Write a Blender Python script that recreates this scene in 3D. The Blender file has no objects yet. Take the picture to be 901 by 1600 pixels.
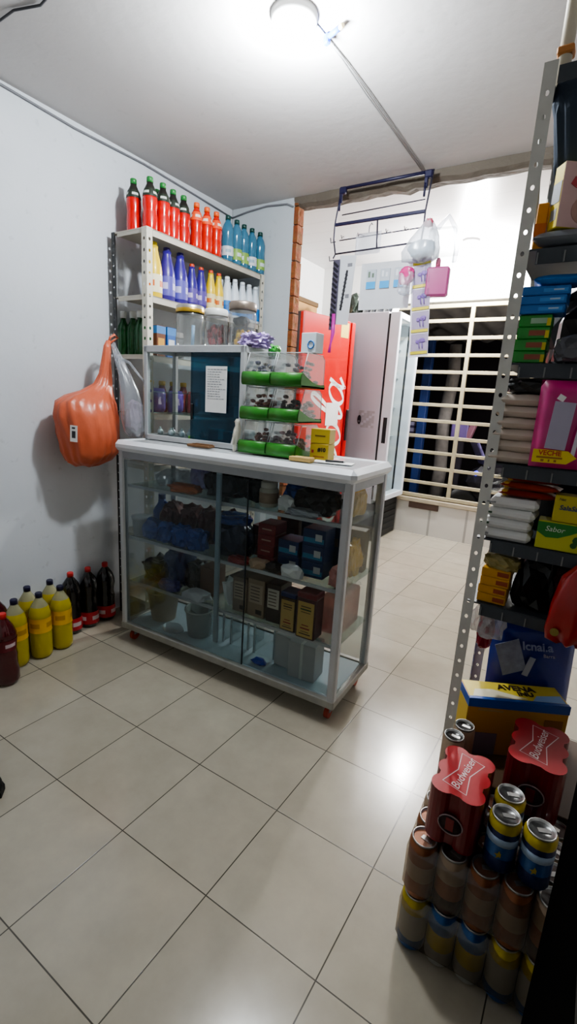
import bpy, bmesh, math, random
from mathutils import Vector, Matrix, noise
random.seed(7)
SC = bpy.context.scene
COL = SC.collection
PI = math.pi
ORD = ['first', 'second', 'third', 'fourth', 'fifth', 'sixth', 'seventh', 'eighth', 'ninth', 'tenth', 'eleventh', 'twelfth']

# ------------------------------------------------------------------ materials
def lin(h):
    if not isinstance(h, str):
        return tuple(h)
    c = [int(h[i:i + 2], 16) / 255 for i in (0, 2, 4)]
    return tuple((x / 12.92 if x <= .04045 else ((x + .055) / 1.055) ** 2.4) for x in c)

def new_mat(name):
    m = bpy.data.materials.new(name)
    m.use_nodes = True
    nt = m.node_tree
    nt.nodes.clear()
    out = nt.nodes.new('ShaderNodeOutputMaterial')
    return m, nt, out

def mat(name, col, rough=.5, metal=0, var=.10, scale=9, bump=0, see=0, coat=0, emit=0, bscale=None, trans=0, spec=.5):
    m, nt, out = new_mat(name)
    N, L = nt.nodes, nt.links
    p = N.new('ShaderNodeBsdfPrincipled')
    c = lin(col)
    tc = N.new('ShaderNodeTexCoord')
    nz = N.new('ShaderNodeTexNoise')
    nz.inputs['Scale'].default_value = scale
    nz.inputs['Detail'].default_value = 4
    L.new(tc.outputs['Object'], nz.inputs['Vector'])
    mx = N.new('ShaderNodeMix')
    mx.data_type = 'RGBA'
    mx.inputs[6].default_value = (*[x * (1 - var) for x in c], 1)
    mx.inputs[7].default_value = (*[min(1, x * (1 + var)) for x in c], 1)
    L.new(nz.outputs['Fac'], mx.inputs[0])
    L.new(mx.outputs[2], p.inputs['Base Color'])
    p.inputs['Roughness'].default_value = rough
    p.inputs['Metallic'].default_value = metal
    p.inputs['Coat Weight'].default_value = coat
    p.inputs['Specular IOR Level'].default_value = spec
    p.inputs['Transmission Weight'].default_value = trans
    if emit:
        p.inputs['Emission Color'].default_value = (*c, 1)
        p.inputs['Emission Strength'].default_value = emit
    if bump:
        b = N.new('ShaderNodeBump')
        b.inputs['Strength'].default_value = bump
        b.inputs['Distance'].default_value = .01
        nb = nz
        if bscale:
            nb = N.new('ShaderNodeTexNoise')
            nb.inputs['Scale'].default_value = bscale
            nb.inputs['Detail'].default_value = 5
            L.new(tc.outputs['Object'], nb.inputs['Vector'])
        L.new(nb.outputs['Fac'], b.inputs['Height'])
        L.new(b.outputs['Normal'], p.inputs['Normal'])
    sh = p.outputs[0]
    if see:
        t = N.new('ShaderNodeBsdfTransparent')
        t.inputs[0].default_value = (*[.5 + .5 * x for x in c], 1)
        ms = N.new('ShaderNodeMixShader')
        ms.inputs[0].default_value = see
        L.new(sh, ms.inputs[1])
        L.new(t.outputs[0], ms.inputs[2])
        sh = ms.outputs[0]
    L.new(sh, out.inputs[0])
    return m

def glass(name, tint='f4f8f8', gloss=.06, rough=.03, milk=0.0, milkcol='ffffff', fres=.3):
    """thin see-through sheet: tinted clear view + fresnel reflection + a little haze"""
    m, nt, out = new_mat(name)
    N, L = nt.nodes, nt.links
    t = N.new('ShaderNodeBsdfTransparent'); t.inputs[0].default_value = (*lin(tint), 1)
    g = N.new('ShaderNodeBsdfGlossy'); g.inputs['Roughness'].default_value = rough
    d = N.new('ShaderNodeBsdfDiffuse'); d.inputs[0].default_value = (*lin(milkcol), 1)
    tc = N.new('ShaderNodeTexCoord'); nz = N.new('ShaderNodeTexNoise'); nz.inputs['Scale'].default_value = 5
    L.new(tc.outputs['Object'], nz.inputs['Vector'])
    ml = N.new('ShaderNodeMath'); ml.operation = 'MULTIPLY'; ml.inputs[1].default_value = milk * 2
    L.new(nz.outputs['Fac'], ml.inputs[0])
    m1 = N.new('ShaderNodeMixShader'); L.new(ml.outputs[0], m1.inputs[0])
    L.new(t.outputs[0], m1.inputs[1]); L.new(d.outputs[0], m1.inputs[2])
    fr = N.new('ShaderNodeLayerWeight'); fr.inputs[0].default_value = .25
    mr = N.new('ShaderNodeMath'); mr.operation = 'MULTIPLY_ADD'; mr.inputs[1].default_value = fres; mr.inputs[2].default_value = gloss
    L.new(fr.outputs['Fresnel'], mr.inputs[0])
    m2 = N.new('ShaderNodeMixShader'); L.new(mr.outputs[0], m2.inputs[0])
    L.new(m1.outputs[0], m2.inputs[1]); L.new(g.outputs[0], m2.inputs[2])
    L.new(m2.outputs[0], out.inputs[0])
    return m

def floor_mat():
    m, nt, out = new_mat('floor_tiles')
    N, L = nt.nodes, nt.links
    p = N.new('ShaderNodeBsdfPrincipled'); tc = N.new('ShaderNodeTexCoord')
    br = N.new('ShaderNodeTexBrick'); br.offset = 0; br.squash = 1
    br.inputs['Scale'].default_value = 1
    br.inputs['Brick Width'].default_value = .33; br.inputs['Row Height'].default_value = .33
    br.inputs['Mortar Size'].default_value = .0019; br.inputs['Mortar Smooth'].default_value = .35
    br.inputs['Bias'].default_value = 0
    br.inputs['Color1'].default_value = (*lin('b3ab9b'), 1); br.inputs['Color2'].default_value = (*lin('aaa292'), 1)
    br.inputs['Mortar'].default_value = (*lin('4c4840'), 1)
    nw = N.new('ShaderNodeTexNoise'); nw.inputs['Scale'].default_value = 7; L.new(tc.outputs['Object'], nw.inputs['Vector'])
    L.new(tc.outputs['Object'], br.inputs['Vector'])
    n1 = N.new('ShaderNodeTexNoise'); n1.inputs['Scale'].default_value = 6; n1.inputs['Detail'].default_value = 5; n1.inputs['Roughness'].default_value = .65
    L.new(tc.outputs['Object'], n1.inputs['Vector'])
    cr = N.new('ShaderNodeValToRGB'); cr.color_ramp.elements[0].position = .2; cr.color_ramp.elements[1].position = .8
    cr.color_ramp.elements[0].color = (.80, .80, .80, 1); cr.color_ramp.elements[1].color = (1.02, 1.02, 1.01, 1)
    L.new(n1.outputs['Fac'], cr.inputs[0])
    mx = N.new('ShaderNodeMix'); mx.data_type = 'RGBA'; mx.blend_type = 'MULTIPLY'; mx.inputs[0].default_value = 1
    L.new(br.outputs['Color'], mx.inputs[6]); L.new(cr.outputs[0], mx.inputs[7])
    L.new(mx.outputs[2], p.inputs['Base Color'])
    ra = N.new('ShaderNodeMapRange'); ra.inputs[3].default_value = .12; ra.inputs[4].default_value = .22
    L.new(n1.outputs['Fac'], ra.inputs[0]); L.new(ra.outputs[0], p.inputs['Roughness'])
    b = N.new('ShaderNodeBump'); b.inputs['Strength'].default_value = .25; b.inputs['Distance'].default_value = .002; b.invert = True
    L.new(br.outputs['Fac'], b.inputs['Height']); L.new(b.outputs[0], p.inputs['Normal'])
    L.new(p.outputs[0], out.inputs[0])
    return m

def wall_mat(name, col, dirt='8f9296', rough=.7, scuff=.5, bump=.15):
    m, nt, out = new_mat(name)
    N, L = nt.nodes, nt.links
    p = N.new('ShaderNodeBsdfPrincipled'); tc = N.new('ShaderNodeTexCoord')
    n1 = N.new('ShaderNodeTexNoise'); n1.inputs['Scale'].default_value = 1.6; n1.inputs['Detail'].default_value = 6
    n2 = N.new('ShaderNodeTexNoise'); n2.inputs['Scale'].default_value = 22; n2.inputs['Detail'].default_value = 6
    for n in (n1, n2): L.new(tc.outputs['Object'], n.inputs['Vector'])
    cr = N.new('ShaderNodeValToRGB'); cr.color_ramp.elements[0].position = .30; cr.color_ramp.elements[1].position = .62
    c = lin(col); d = lin(dirt)
    cr.color_ramp.elements[0].color = (*[a * (1 - .3 * scuff) + b * .3 * scuff for a, b in zip(c, d)], 1); cr.color_ramp.elements[1].color = (*c, 1)
    L.new(n1.outputs['Fac'], cr.inputs[0])
    c2 = N.new('ShaderNodeValToRGB'); c2.color_ramp.elements[0].position = .22; c2.color_ramp.elements[1].position = .36
    c2.color_ramp.elements[0].color = (*[1 - .35 * scuff] * 3, 1); c2.color_ramp.elements[1].color = (1, 1, 1, 1)
    L.new(n2.outputs['Fac'], c2.inputs[0])
    mx = N.new('ShaderNodeMix'); mx.data_type = 'RGBA'; mx.blend_type = 'MULTIPLY'; mx.inputs[0].default_value = 1
    L.new(cr.outputs[0], mx.inputs[6]); L.new(c2.outputs[0], mx.inputs[7]); L.new(mx.outputs[2], p.inputs['Base Color'])
    p.inputs['Roughness'].default_value = rough
    b = N.new('ShaderNodeBump'); b.inputs['Strength'].default_value = bump; b.inputs['Distance'].default_value = .01
    L.new(n2.outputs['Fac'], b.inputs['Height']); L.new(b.outputs[0], p.inputs['Normal'])
    L.new(p.outputs[0], out.inputs[0])
    return m

def stripe_mat(name, col, axis, pitch, dark=.75, rough=.45):
    """plank seams across one axis"""
    m, nt, out = new_mat(name)
    N, L = nt.nodes, nt.links
    p = N.new('ShaderNodeBsdfPrincipled'); tc = N.new('ShaderNodeTexCoord')
    s = N.new('ShaderNodeSeparateXYZ'); L.new(tc.outputs['Object'], s.inputs[0])
    d = N.new('ShaderNodeMath'); d.operation = 'DIVIDE'; d.inputs[1].default_value = pitch; L.new(s.outputs[axis], d.inputs[0])
    f = N.new('ShaderNodeMath'); f.operation = 'FRACT'; L.new(d.outputs[0], f.inputs[0])
    g = N.new('ShaderNodeMath'); g.operation = 'GREATER_THAN'; g.inputs[1].default_value = .06; L.new(f.outputs[0], g.inputs[0])
    mx = N.new('ShaderNodeMix'); mx.data_type = 'RGBA'; c = lin(col)
    mx.inputs[6].default_value = (*[x * dark for x in c], 1); mx.inputs[7].default_value = (*c, 1)
    L.new(g.outputs[0], mx.inputs[0]); L.new(mx.outputs[2], p.inputs['Base Color'])
    p.inputs['Roughness'].default_value = rough
    b = N.new('ShaderNodeBump'); b.inputs['Strength'].default_value = .3; b.inputs['Distance'].default_value = .004
    L.new(g.outputs[0], b.inputs['Height']); L.new(b.outputs[0], p.inputs['Normal'])
    L.new(p.outputs[0], out.inputs[0])
    return m

def brick_mat():
    m, nt, out = new_mat('raw_brick')
    N, L = nt.nodes, nt.links
    p = N.new('ShaderNodeBsdfPrincipled'); tc = N.new('ShaderNodeTexCoord')
    mp = N.new('ShaderNodeMapping'); mp.inputs['Rotation'].default_value = (PI / 2, 0, PI / 2)
    L.new(tc.outputs['Object'], mp.inputs[0])
    br = N.new('ShaderNodeTexBrick'); br.inputs['Scale'].default_value = 1
    br.inputs['Brick Width'].default_value = .3; br.inputs['Row Height'].default_value = .1; br.inputs['Mortar Size'].default_value = .006
    br.inputs['Color1'].default_value = (*lin('8f5632'), 1); br.inputs['Color2'].default_value = (*lin('7c4728'), 1); br.inputs['Mortar'].default_value = (*lin('6b4a35'), 1)
    L.new(mp.outputs[0], br.inputs['Vector'])
    nz = N.new('ShaderNodeTexNoise'); nz.inputs['Scale'].default_value = 30; nz.inputs['Detail'].default_value = 6; L.new(tc.outputs['Object'], nz.inputs['Vector'])
    mx = N.new('ShaderNodeMix'); mx.data_type = 'RGBA'; mx.blend_type = 'OVERLAY'; mx.inputs[0].default_value = .5
    L.new(br.outputs['Color'], mx.inputs[6]); L.new(nz.outputs['Color'], mx.inputs[7]); L.new(mx.outputs[2], p.inputs['Base Color'])
    p.inputs['Roughness'].default_value = .9
    b = N.new('ShaderNodeBump'); b.inputs['Strength'].default_value = .8; b.inputs['Distance'].default_value = .02; L.new(nz.outputs['Fac'], b.inputs['Height']); L.new(b.outputs[0], p.inputs['Normal'])
    L.new(p.outputs[0], out.inputs[0])
    return m

_mc = {}
def C(col, rough=.45, **k):
    """shared plain material by colour"""
    key = (col, rough, tuple(sorted(k.items())))
    if key not in _mc:
        _mc[key] = mat('paint_' + str(col), col, rough, **k)
    return _mc[key]

ALU = mat('brushed_aluminium', 'b4b6b8', .42, .15, .10, 14, .05)
ALU_DK = mat('dull_aluminium', '94979a', .5, .2, .15, 14)
WHITE_RAIL = mat('white_rail', 'dfe2e6', .3, 0, .05, 5, coat=.3)
STEEL = mat('galvanised_angle', 'c2c1bb', .5, .1, .16, 18)
STEEL_W = mat('worn_white_angle', 'c9c4b6', .55, .1, .18, 20)
STEEL_DK = mat('dark_steel_angle', '3d3d3d', .55, .3, .2, 18)
HOLE = mat('hole_black', '1a1a1a', .8)
GL = glass('counter_glass', 'f1f4f4', .010, .04, .004, 'cfd8dc', .2)
GLD = glass('dusty_glass', 'e9edee', .012, .06, .022, 'b9c4cc', .2)
GLB = glass('blue_tinted_glass', '6f9fb4', .03, .05, .10, '47748c')
CLEAR = glass('clear_plastic', 'f1f4f4', .03, .12, .05, 'dfe5ea')
FILM = glass('shrink_film', 'e0dad2', .07, .16, .05, 'b5aca2')
BAGCLEAR = glass('thin_white_bag', 'eef0f4', .04, .25, .20, 'e8ecf2')
BAGW = glass('bunched_white_bag', 'e6e9ee', .05, .25, .38, 'f2f5fa')
BLACK = mat('black_plastic', '101010', .45, 0, .2)
BLACKBAG = mat('black_bag_plastic', '0c0c0e', .28, 0, .3)
PAPER = mat('white_paper', 'e4e4e2', .7)
PAPER2 = mat('grey_paper', 'bfc0c2', .7)
INK = mat('ink', '3a3a40', .7)
CARD = mat('brown_cardboard', '8a6a4a', .75, 0, .12)

# ------------------------------------------------------------------ mesh builder
class MB:
    def __init__(self):
        self.v, self.f, self.m, self.s = [], [], [], []
    def add(self, vs, fs, m=0, smooth=False):
        o = len(self.v)
        self.v += [tuple(x) for x in vs]
        for i, f in enumerate(fs):
            self.f.append([o + j for j in f])
            self.m.append(m[i] if isinstance(m, list) else m)
            self.s.append(smooth)
        return self
    def box(self, c, s, m=0, b=0, rz=0, rx=0, ry=0):
        R = Matrix.Rotation(rz, 3, 'Z') @ Matrix.Rotation(ry, 3, 'Y') @ Matrix.Rotation(rx, 3, 'X')
        h = Vector(s) / 2
        c = Vector(c)
        if b <= 0:
            vs = [c + R @ Vector((h.x * i, h.y * j, h.z * k)) for i in (-1, 1) for j in (-1, 1) for k in (-1, 1)]
            return self.add(vs, [(0, 1, 3, 2), (4, 6, 7, 5), (0, 4, 5, 1), (2, 3, 7, 6), (0, 2, 6, 4), (1, 5, 7, 3)], m)
        b = min(b, min(h) * .95)
        vs, ix = [], {}
        for i in (-1, 1):
            for j in (-1, 1):
                for k in (-1, 1):
                    for a in range(3):
                        q = [h.x - b, h.y - b, h.z - b]
                        q[a] = h[a]
                        ix[(i, j, k, a)] = len(vs)
                        vs.append(c + R @ Vector((q[0] * i, q[1] * j, q[2] * k)))
        fs = []
        for a in range(3):
            o = [x for x in range(3) if x != a]
            for s_ in (-1, 1):
                loop = []
                for p, q in ((-1, -1), (-1, 1), (1, 1), (1, -1)):
                    t = [0, 0, 0]; t[a] = s_; t[o[0]] = p; t[o[1]] = q
                    loop.append(ix[(*t, a)])
                fs.append(loop)
        for a in range(3):
            for d in range(a + 1, 3):
                e = 3 - a - d
                for p in (-1, 1):
                    for q in (-1, 1):
                        t = [0, 0, 0]; t[a] = p; t[d] = q
                        t0 = list(t); t0[e] = -1; t1 = list(t); t1[e] = 1
                        fs.append([ix[(*t0, a)], ix[(*t1, a)], ix[(*t1, d)], ix[(*t0, d)]])
        for i in (-1, 1):
            for j in (-1, 1):
                for k in (-1, 1):
                    fs.append([ix[(i, j, k, 0)], ix[(i, j, k, 1)], ix[(i, j, k, 2)]])
        return self.add(vs, fs, m)
    def lathe(self, prof, c=(0, 0, 0), seg=16, m=0, axis='z', smooth=True, sq=0):
        """prof: (radius, height[, material]) from bottom to top; sq squares the section"""
        vs, fs, ms = [], [], []
        c = Vector(c)
        for p in prof:
            for i in range(seg):
                a = 2 * PI * i / seg
                r = p[0]
                if sq:
                    r = p[0] / (abs(math.cos(a)) ** (2 + sq) + abs(math.sin(a)) ** (2 + sq)) ** (1 / (2 + sq))
                x, y, z = r * math.cos(a), r * math.sin(a), p[1]
                q = (x, y, z) if axis == 'z' else ((z, x, y) if axis == 'x' else (x, z, y))
                vs.append(c + Vector(q))
        for j in range(len(prof) - 1):
            mm = prof[j][2] if len(prof[j]) > 2 else m
            for i in range(seg):
                k = (i + 1) % seg
                fs.append((j * seg + i, j * seg + k, (j + 1) * seg + k, (j + 1) * seg + i)); ms.append(mm)
        self.add(vs, fs, ms, smooth)
        o = len(self.v) - len(vs)
        for row in (0, len(prof) - 1):
            if prof[row][0] > 1e-5:
                self.f.append([o + row * seg + i for i in range(seg)]); self.m.append(prof[row][2] if len(prof[row]) > 2 else m); self.s.append(False)
        return self
    def cyl(self, c, r, h, seg=12, m=0, axis='z', smooth=True):
        return self.lathe([(r, -h / 2), (r, h / 2)], c, seg, m, axis, smooth)
    def tube(self, pts, r, seg=6, m=0, closed=False):
        pts = [Vector(p) for p in pts]
        n = len(pts)
        vs, fs = [], []
        for i, p in enumerate(pts):
            a = pts[(i - 1) % n] if (closed or i > 0) else p
            b = pts[(i + 1) % n] if (closed or i < n - 1) else p
            t = (b - a).normalized() if (b - a).length > 1e-9 else Vector((0, 0, 1))
            u = t.cross(Vector((0, 0, 1))) if abs(t.z) < .95 else t.cross(Vector((1, 0, 0)))
            u.normalize(); w = t.cross(u)
            rr = r[i] if isinstance(r, (list, tuple)) else r
            vs += [p + rr * (math.cos(2 * PI * k / seg) * u + math.sin(2 * PI * k / seg) * w) for k in range(seg)]
        for i in range(n if closed else n - 1):
            j = (i + 1) % n
            fs += [(i * seg + k, i * seg + (k + 1) % seg, j * seg + (k + 1) % seg, j * seg + k) for k in range(seg)]
        if not closed:
            fs += [list(range(seg)), list(range((n - 1) * seg, n * seg))]
        return self.add(vs, fs, m, True)
    def prism(self, poly, z0, z1, m=0, mtop=None):
        n = len(poly)
        vs = [(x, y, z0) for x, y in poly] + [(x, y, z1) for x, y in poly]
        fs = [(i, (i + 1) % n, n + (i + 1) % n, n + i) for i in range(n)] + [list(range(n)), list(range(n, 2 * n))]
        ms = [m] * n + [m, m if mtop is None else mtop]
        return self.add(vs, fs, ms)
    def loft(self, rings, m=0, smooth=True, cap=True):
        n = len(rings[0])
        vs = [p for r in rings for p in r]
        fs = []
        for j in range(len(rings) - 1):
            fs += [(j * n + i, j * n + (i + 1) % n, (j + 1) * n + (i + 1) % n, (j + 1) * n + i) for i in range(n)]
        self.add(vs, fs, m, smooth)
        if cap:
            o = len(self.v) - len(vs)
            for row in (0, len(rings) - 1):
                self.f.append([o + row * n + i for i in range(n)]); self.m.append(m); self.s.append(smooth)
        return self
    def crumple(self, c, s, seed=0, amp=.35, sub=3, m=0, flat=True, freq=2.2, pw=.75):
        bm = bmesh.new()
        bmesh.ops.create_icosphere(bm, subdivisions=sub, radius=1)
        off = Vector((seed * 3.1, seed * 1.7, seed * .9))
        vs = []
        for v in bm.verts:
            p = v.co.normalized()
            q = Vector([math.copysign(abs(t) ** pw, t) for t in p])
            d = 1 + amp * noise.noise(p * freq + off) + amp * .45 * noise.noise(p * freq * 2.7 + off)
            q = q * d
            if flat:
                q.z = max(q.z, -.8)
            vs.append((c[0] + q.x * s[0] / 2, c[1] + q.y * s[1] / 2, c[2] + q.z * s[2] / 2))
        fs = [[v.index for v in f.verts] for f in bm.faces]
        bm.free()
        return self.add(vs, fs, m, False)
    def pillow(self, c, s, m=0, n=10, sag=0, rz=0, pinch=.12, seed=0, puff=.5):
        """sealed flat bag: fat in the middle, thin at its edges (lies in xy)"""
        top, bot, fs = [], [], []
        R = Matrix.Rotation(rz, 3, 'Z')
        for j in range(n + 1):
            for i in range(n + 1):
                u, v = i / n * 2 - 1, j / n * 2 - 1
                t = max(0, (1 - u ** 4)) ** puff * max(0, (1 - v ** 4)) ** puff
                w = noise.noise(Vector((u * 2 + seed, v * 2, seed * 1.3))) * .18 * t
                x = u * s[0] / 2 * (1 - pinch * (1 - abs(v)) * 0 - pinch * .4 * (v * v) * 0)
                y = v * s[1] / 2
                z = s[2] / 2 * (t + w)
                top.append(Vector(c) + R @ Vector((x, y, z - sag * u * u)))
                bot.append(Vector(c) + R @ Vector((x, y, -s[2] / 2 * t * .9 - sag * u * u)))
        N = n + 1
        for j in range(n):
            for i in range(n):
                a = j * N + i
                fs.append((a, a + 1, a + N + 1, a + N))
                b = a + N * N
                fs.append((b, b + N, b + N + 1, b + 1))
        self.add(top + bot, fs, m, True)
        return self
    def xf(self, M):
        self.v = [tuple(M @ Vector(p)) for p in self.v]
        return self
    def mesh(self, name, mats):
        me = bpy.data.meshes.new(name)
        me.from_pydata(self.v, [], self.f)
        for m in (mats if isinstance(mats, (list, tuple)) else [mats]):
            me.materials.append(m)
        for p, mi, sm in zip(me.polygons, self.m, self.s):
            p.material_index = mi
            p.use_smooth = sm
        bm = bmesh.new(); bm.from_mesh(me)
        bmesh.ops.recalc_face_normals(bm, faces=bm.faces)
        bm.to_mesh(me); bm.free()
        return me

def link(name, me, parent=None, loc=(0, 0, 0), rot=(0, 0, 0)):
    o = bpy.data.objects.new(name, me)
    COL.objects.link(o)
    o.location = loc; o.rotation_euler = rot
    if parent: o.parent = parent
    return o

def tag(o, label, cat, group=None):
    o['label'] = label; o['category'] = cat
    if group: o['group'] = group
    return o

def thing(name, label, cat, loc=(0, 0, 0), rz=0, group=None):
    return tag(link(name, None, None, loc, (0, 0, rz)), label, cat, group)

def part(parent, name, mb, mats, label=None, loc=(0, 0, 0), rot=(0, 0, 0)):
    o = link(name, mb.mesh(name, mats) if isinstance(mb, MB) else mb, parent, loc, rot)
    if label: o['label'] = label
    return o

def solo(name, label, cat, mb, mats, loc=(0, 0, 0), rz=0, group=None, rot=None):
    o = link(name, mb.mesh(name, mats) if isinstance(mb, MB) else mb, None, loc, rot or (0, 0, rz))
    return tag(o, label, cat, group)

def structure(name, mb, mats, parent=None, loc=(0, 0, 0)):
    o = link(name, mb.mesh(name, mats), parent, loc)
    if not parent: o['kind'] = 'structure'
    return o

def copy_tree(o, loc, rz, label, group=None):
    """a copy of a thing with copies of its parts and sub-parts"""
    r = o.copy(); COL.objects.link(r)
    r.location = loc; r.rotation_euler = (0, 0, rz); r['label'] = label
    if group: r['group'] = group
    for ch in list(o.children):
        c = ch.copy(); COL.objects.link(c); c.parent = r
        for g in list(ch.children):
            d = g.copy(); COL.objects.link(d); d.parent = c
    return r

def text(s, size, m, parent, loc, rot=(0, 0, 0), shear=0, ex=.0004, bold=0, align='CENTER', sx=1):
    cu = bpy.data.curves.new('lettering', 'FONT')
    cu.body = s; cu.size = size; cu.shear = shear; cu.extrude = ex; cu.offset = bold
    cu.align_x = align; cu.align_y = 'CENTER'; cu.resolution_u = 3
    t = bpy.data.objects.new('tmp', cu); COL.objects.link(t)
    me = bpy.data.meshes.new_from_object(t.evaluated_get(bpy.context.evaluated_depsgraph_get()))
    bpy.data.objects.remove(t); bpy.data.curves.remove(cu)
    me.name = 'lettering'; me.materials.clear(); me.materials.append(m)
    o = link('lettering', me, parent, loc, rot)
    o.scale = (sx, 1, 1)
    return o

def catmull(pts, n=6, closed=False):
    P = [Vector((*p, 0)) if len(p) == 2 else Vector(p) for p in pts]
    out = []
    k = len(P)
    for i in range(k if closed else k - 1):
        p0 = P[(i - 1) % k] if (closed or i > 0) else P[i]
        p1 = P[i]; p2 = P[(i + 1) % k]
        p3 = P[(i + 2) % k] if (closed or i + 2 < k) else p2
        for j in range(n):
            t = j / n
            out.append(.5 * ((2 * p1) + (p2 - p0) * t + (2 * p0 - 5 * p1 + 4 * p2 - p3) * t * t + (3 * p1 - p0 - 3 * p2 + p3) * t ** 3))
    if not closed: out.append(P[-1])
    return out

def ribbon(mb, pts, w, z=0, m=0, closed=False):
    n = len(pts); vs = []; fs = []
    for i, p in enumerate(pts):
        a = pts[(i - 1) % n] if (closed or i > 0) else p
        b = pts[(i + 1) % n] if (closed or i < n - 1) else p
        t = (b - a).normalized()
        nn = Vector((-t.y, t.x, 0))
        ww = w(i / max(1, n - 1), t) if callable(w) else w
        vs += [(p.x + nn.x * ww / 2, p.y + nn.y * ww / 2, z), (p.x - nn.x * ww / 2, p.y - nn.y * ww / 2, z)]
    for i in range(n if closed else n - 1):
        j = (i + 1) % n
        fs.append((2 * i, 2 * i + 1, 2 * j + 1, 2 * j))
    mb.add(vs, fs, m)
    return mb

def script_word(word, xh):
    """flowing script lettering from brush strokes (x right, y up)"""
    G = {
        'C': ([([(1.5, 1.55), (1.3, 1.95), (.75, 1.85), (.3, 1.1), (.3, .3), (.75, 0), (1.3, .15), (1.75, .5)], 0)], 1.75),
        'o': ([([(.5, 1), (.15, .75), (.1, .3), (.45, 0), (.85, .25), (.9, .75)], 1)], 1.05),
        'c': ([([(.9, .75), (.65, 1), (.25, .8), (.1, .35), (.4, 0), (1.0, .3)], 0)], 1.0),
        'a': ([([(.5, 1), (.15, .75), (.1, .3), (.4, 0), (.75, .25), (.85, .75)], 1), ([(.95, 1.0), (.85, .4), (.95, .02), (1.25, .3)], 0)], 1.25),
        'l': ([([(.0, .3), (.5, 1.1), (.75, 1.9), (.55, 2.1), (.35, 1.5), (.25, .5), (.4, 0), (.75, .3)], 0)], .75),
        '-': ([([(.0, .5), (.3, .62), (.6, .5)], 0)], .65),
    }
    mb = MB(); x = 0
    for ch in word:
        st, adv = G[ch]
        for pts, cl in st:
            q = catmull([(x + px + .3 * py, py) for px, py in pts], 7, bool(cl))
            ribbon(mb, q, lambda u, t: .06 + .13 * abs(t.y), 0, 0, bool(cl))
        x += adv
    mb.xf(Matrix.Diagonal((xh, xh, 1, 1)))
    return mb, x * xh

# ------------------------------------------------------------------ product kit
def bottle_meshes(h, r, body_m, cap_m, label_m=None, lz=(.3, .6), style='soda', cap_h=.022, cap_r=.015, liquid_top=None, neck_m=None):
    """list of (part name, mesh): body with waisted outline, screw cap, wrap label"""
    nk = neck_m is not None
    b = MB()
    H = h - cap_h
    if style == 'soda':
        pr = [(r * .55, 0), (r * .82, .004), (r * .97, h * .035), (r, h * .08), (r, h * .30), (r * .93, h * .36), (r * .93, h * .42), (r, h * .48), (r, h * .60), (r * .94, h * .68), (r * .72, h * .79), (r * .45, h * .87), (cap_r * .95, h * .91), (cap_r * .9, H)]
    elif style == 'talc':
        pr = [(r * .9, 0), (r, .006), (r, h * .5), (r * .95, h * .56), (r * .82, h * .66), (r * .62, h * .78), (r * .5, h * .87), (r * .52, h * .93), (cap_r, H)]
    elif style == 'wine':
        pr = [(r * .9, 0), (r, .004), (r, h * .58), (r * .9, h * .66), (r * .5, h * .76), (r * .36, h * .83), (r * .34, H)]
    elif style == 'two_litre':
        pr = [(r * .6, 0), (r * .85, .004), (r * .98, h * .05), (r, h * .1), (r, h * .42), (r * .97, h * .44), (r * .97, h * .62), (r, h * .64), (r * .98, h * .7), (r * .78, h * .8), (r * .45, h * .88), (cap_r * .95, h * .925), (cap_r * .9, H)]
    else:  # contour
        pr = [(r * .55, 0), (r * .85, .004), (r, h * .06), (r, h * .2), (r * .93, h * .26), (r * .93, h * .36), (r * .97, h * .42), (r * .88, h * .5), (r * .9, h * .56), (r, h * .66), (r * .98, h * .73), (r * .78, h * .82), (r * .42, h * .9), (cap_r * .95, h * .925), (cap_r * .9, H)]
    if nk:
        pr = [(p[0], p[1], 1 if p[1] >= h * (liquid_top or .8) else 0) for p in pr]
    b.lathe(pr, seg=14)
    out = [('body', b.mesh('body', [body_m] + ([neck_m] if nk else [])))]
    c = MB().lathe([(cap_r * 1.05, H - .002), (cap_r * 1.05, h - .003), (cap_r * .9, h)], seg=12)
    out.append(('cap', c.mesh('cap', cap_m)))
    if label_m:
        def rad(z):
            for (r0, z0), (r1, z1) in zip([p[:2] for p in pr], [p[:2] for p in pr][1:]):
                if z0 <= z <= z1: return r0 + (r1 - r0) * (z - z0) / max(1e-6, z1 - z0)
            return r
        zs = [h * (lz[0] + (lz[1] - lz[0]) * i / 6) for i in range(7)]
        lm = label_m if isinstance(label_m, (list, tuple)) else [label_m]
        vs, fs, ms = [], [], []
        seg = 20
        for z in zs:
            for i in range(seg):
                a = 2 * PI * i / seg
                vs.append(((rad(z) + .0012) * math.cos(a), (rad(z) + .0012) * math.sin(a), z))
        for j in range(6):
            for i in range(seg):
                k = (i + 1) % seg
                fs.append((j * seg + i, j * seg + k, (j + 1) * seg + k, (j + 1) * seg + i))
                ms.append((1 if (len(lm) > 1 and j in (2, 3) and i % 5 in (0, 1, 2)) else 0))
        l = MB().add(vs, fs, ms, True)
        out.append(('label', l.mesh('label', lm)))
    return out

def place(meshes, name, label, cat, loc, rz=0, group=None):
    t = thing(name, label, cat, loc, rz, group)
    for n, me in meshes: link(n, me, t)
    return t

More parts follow.
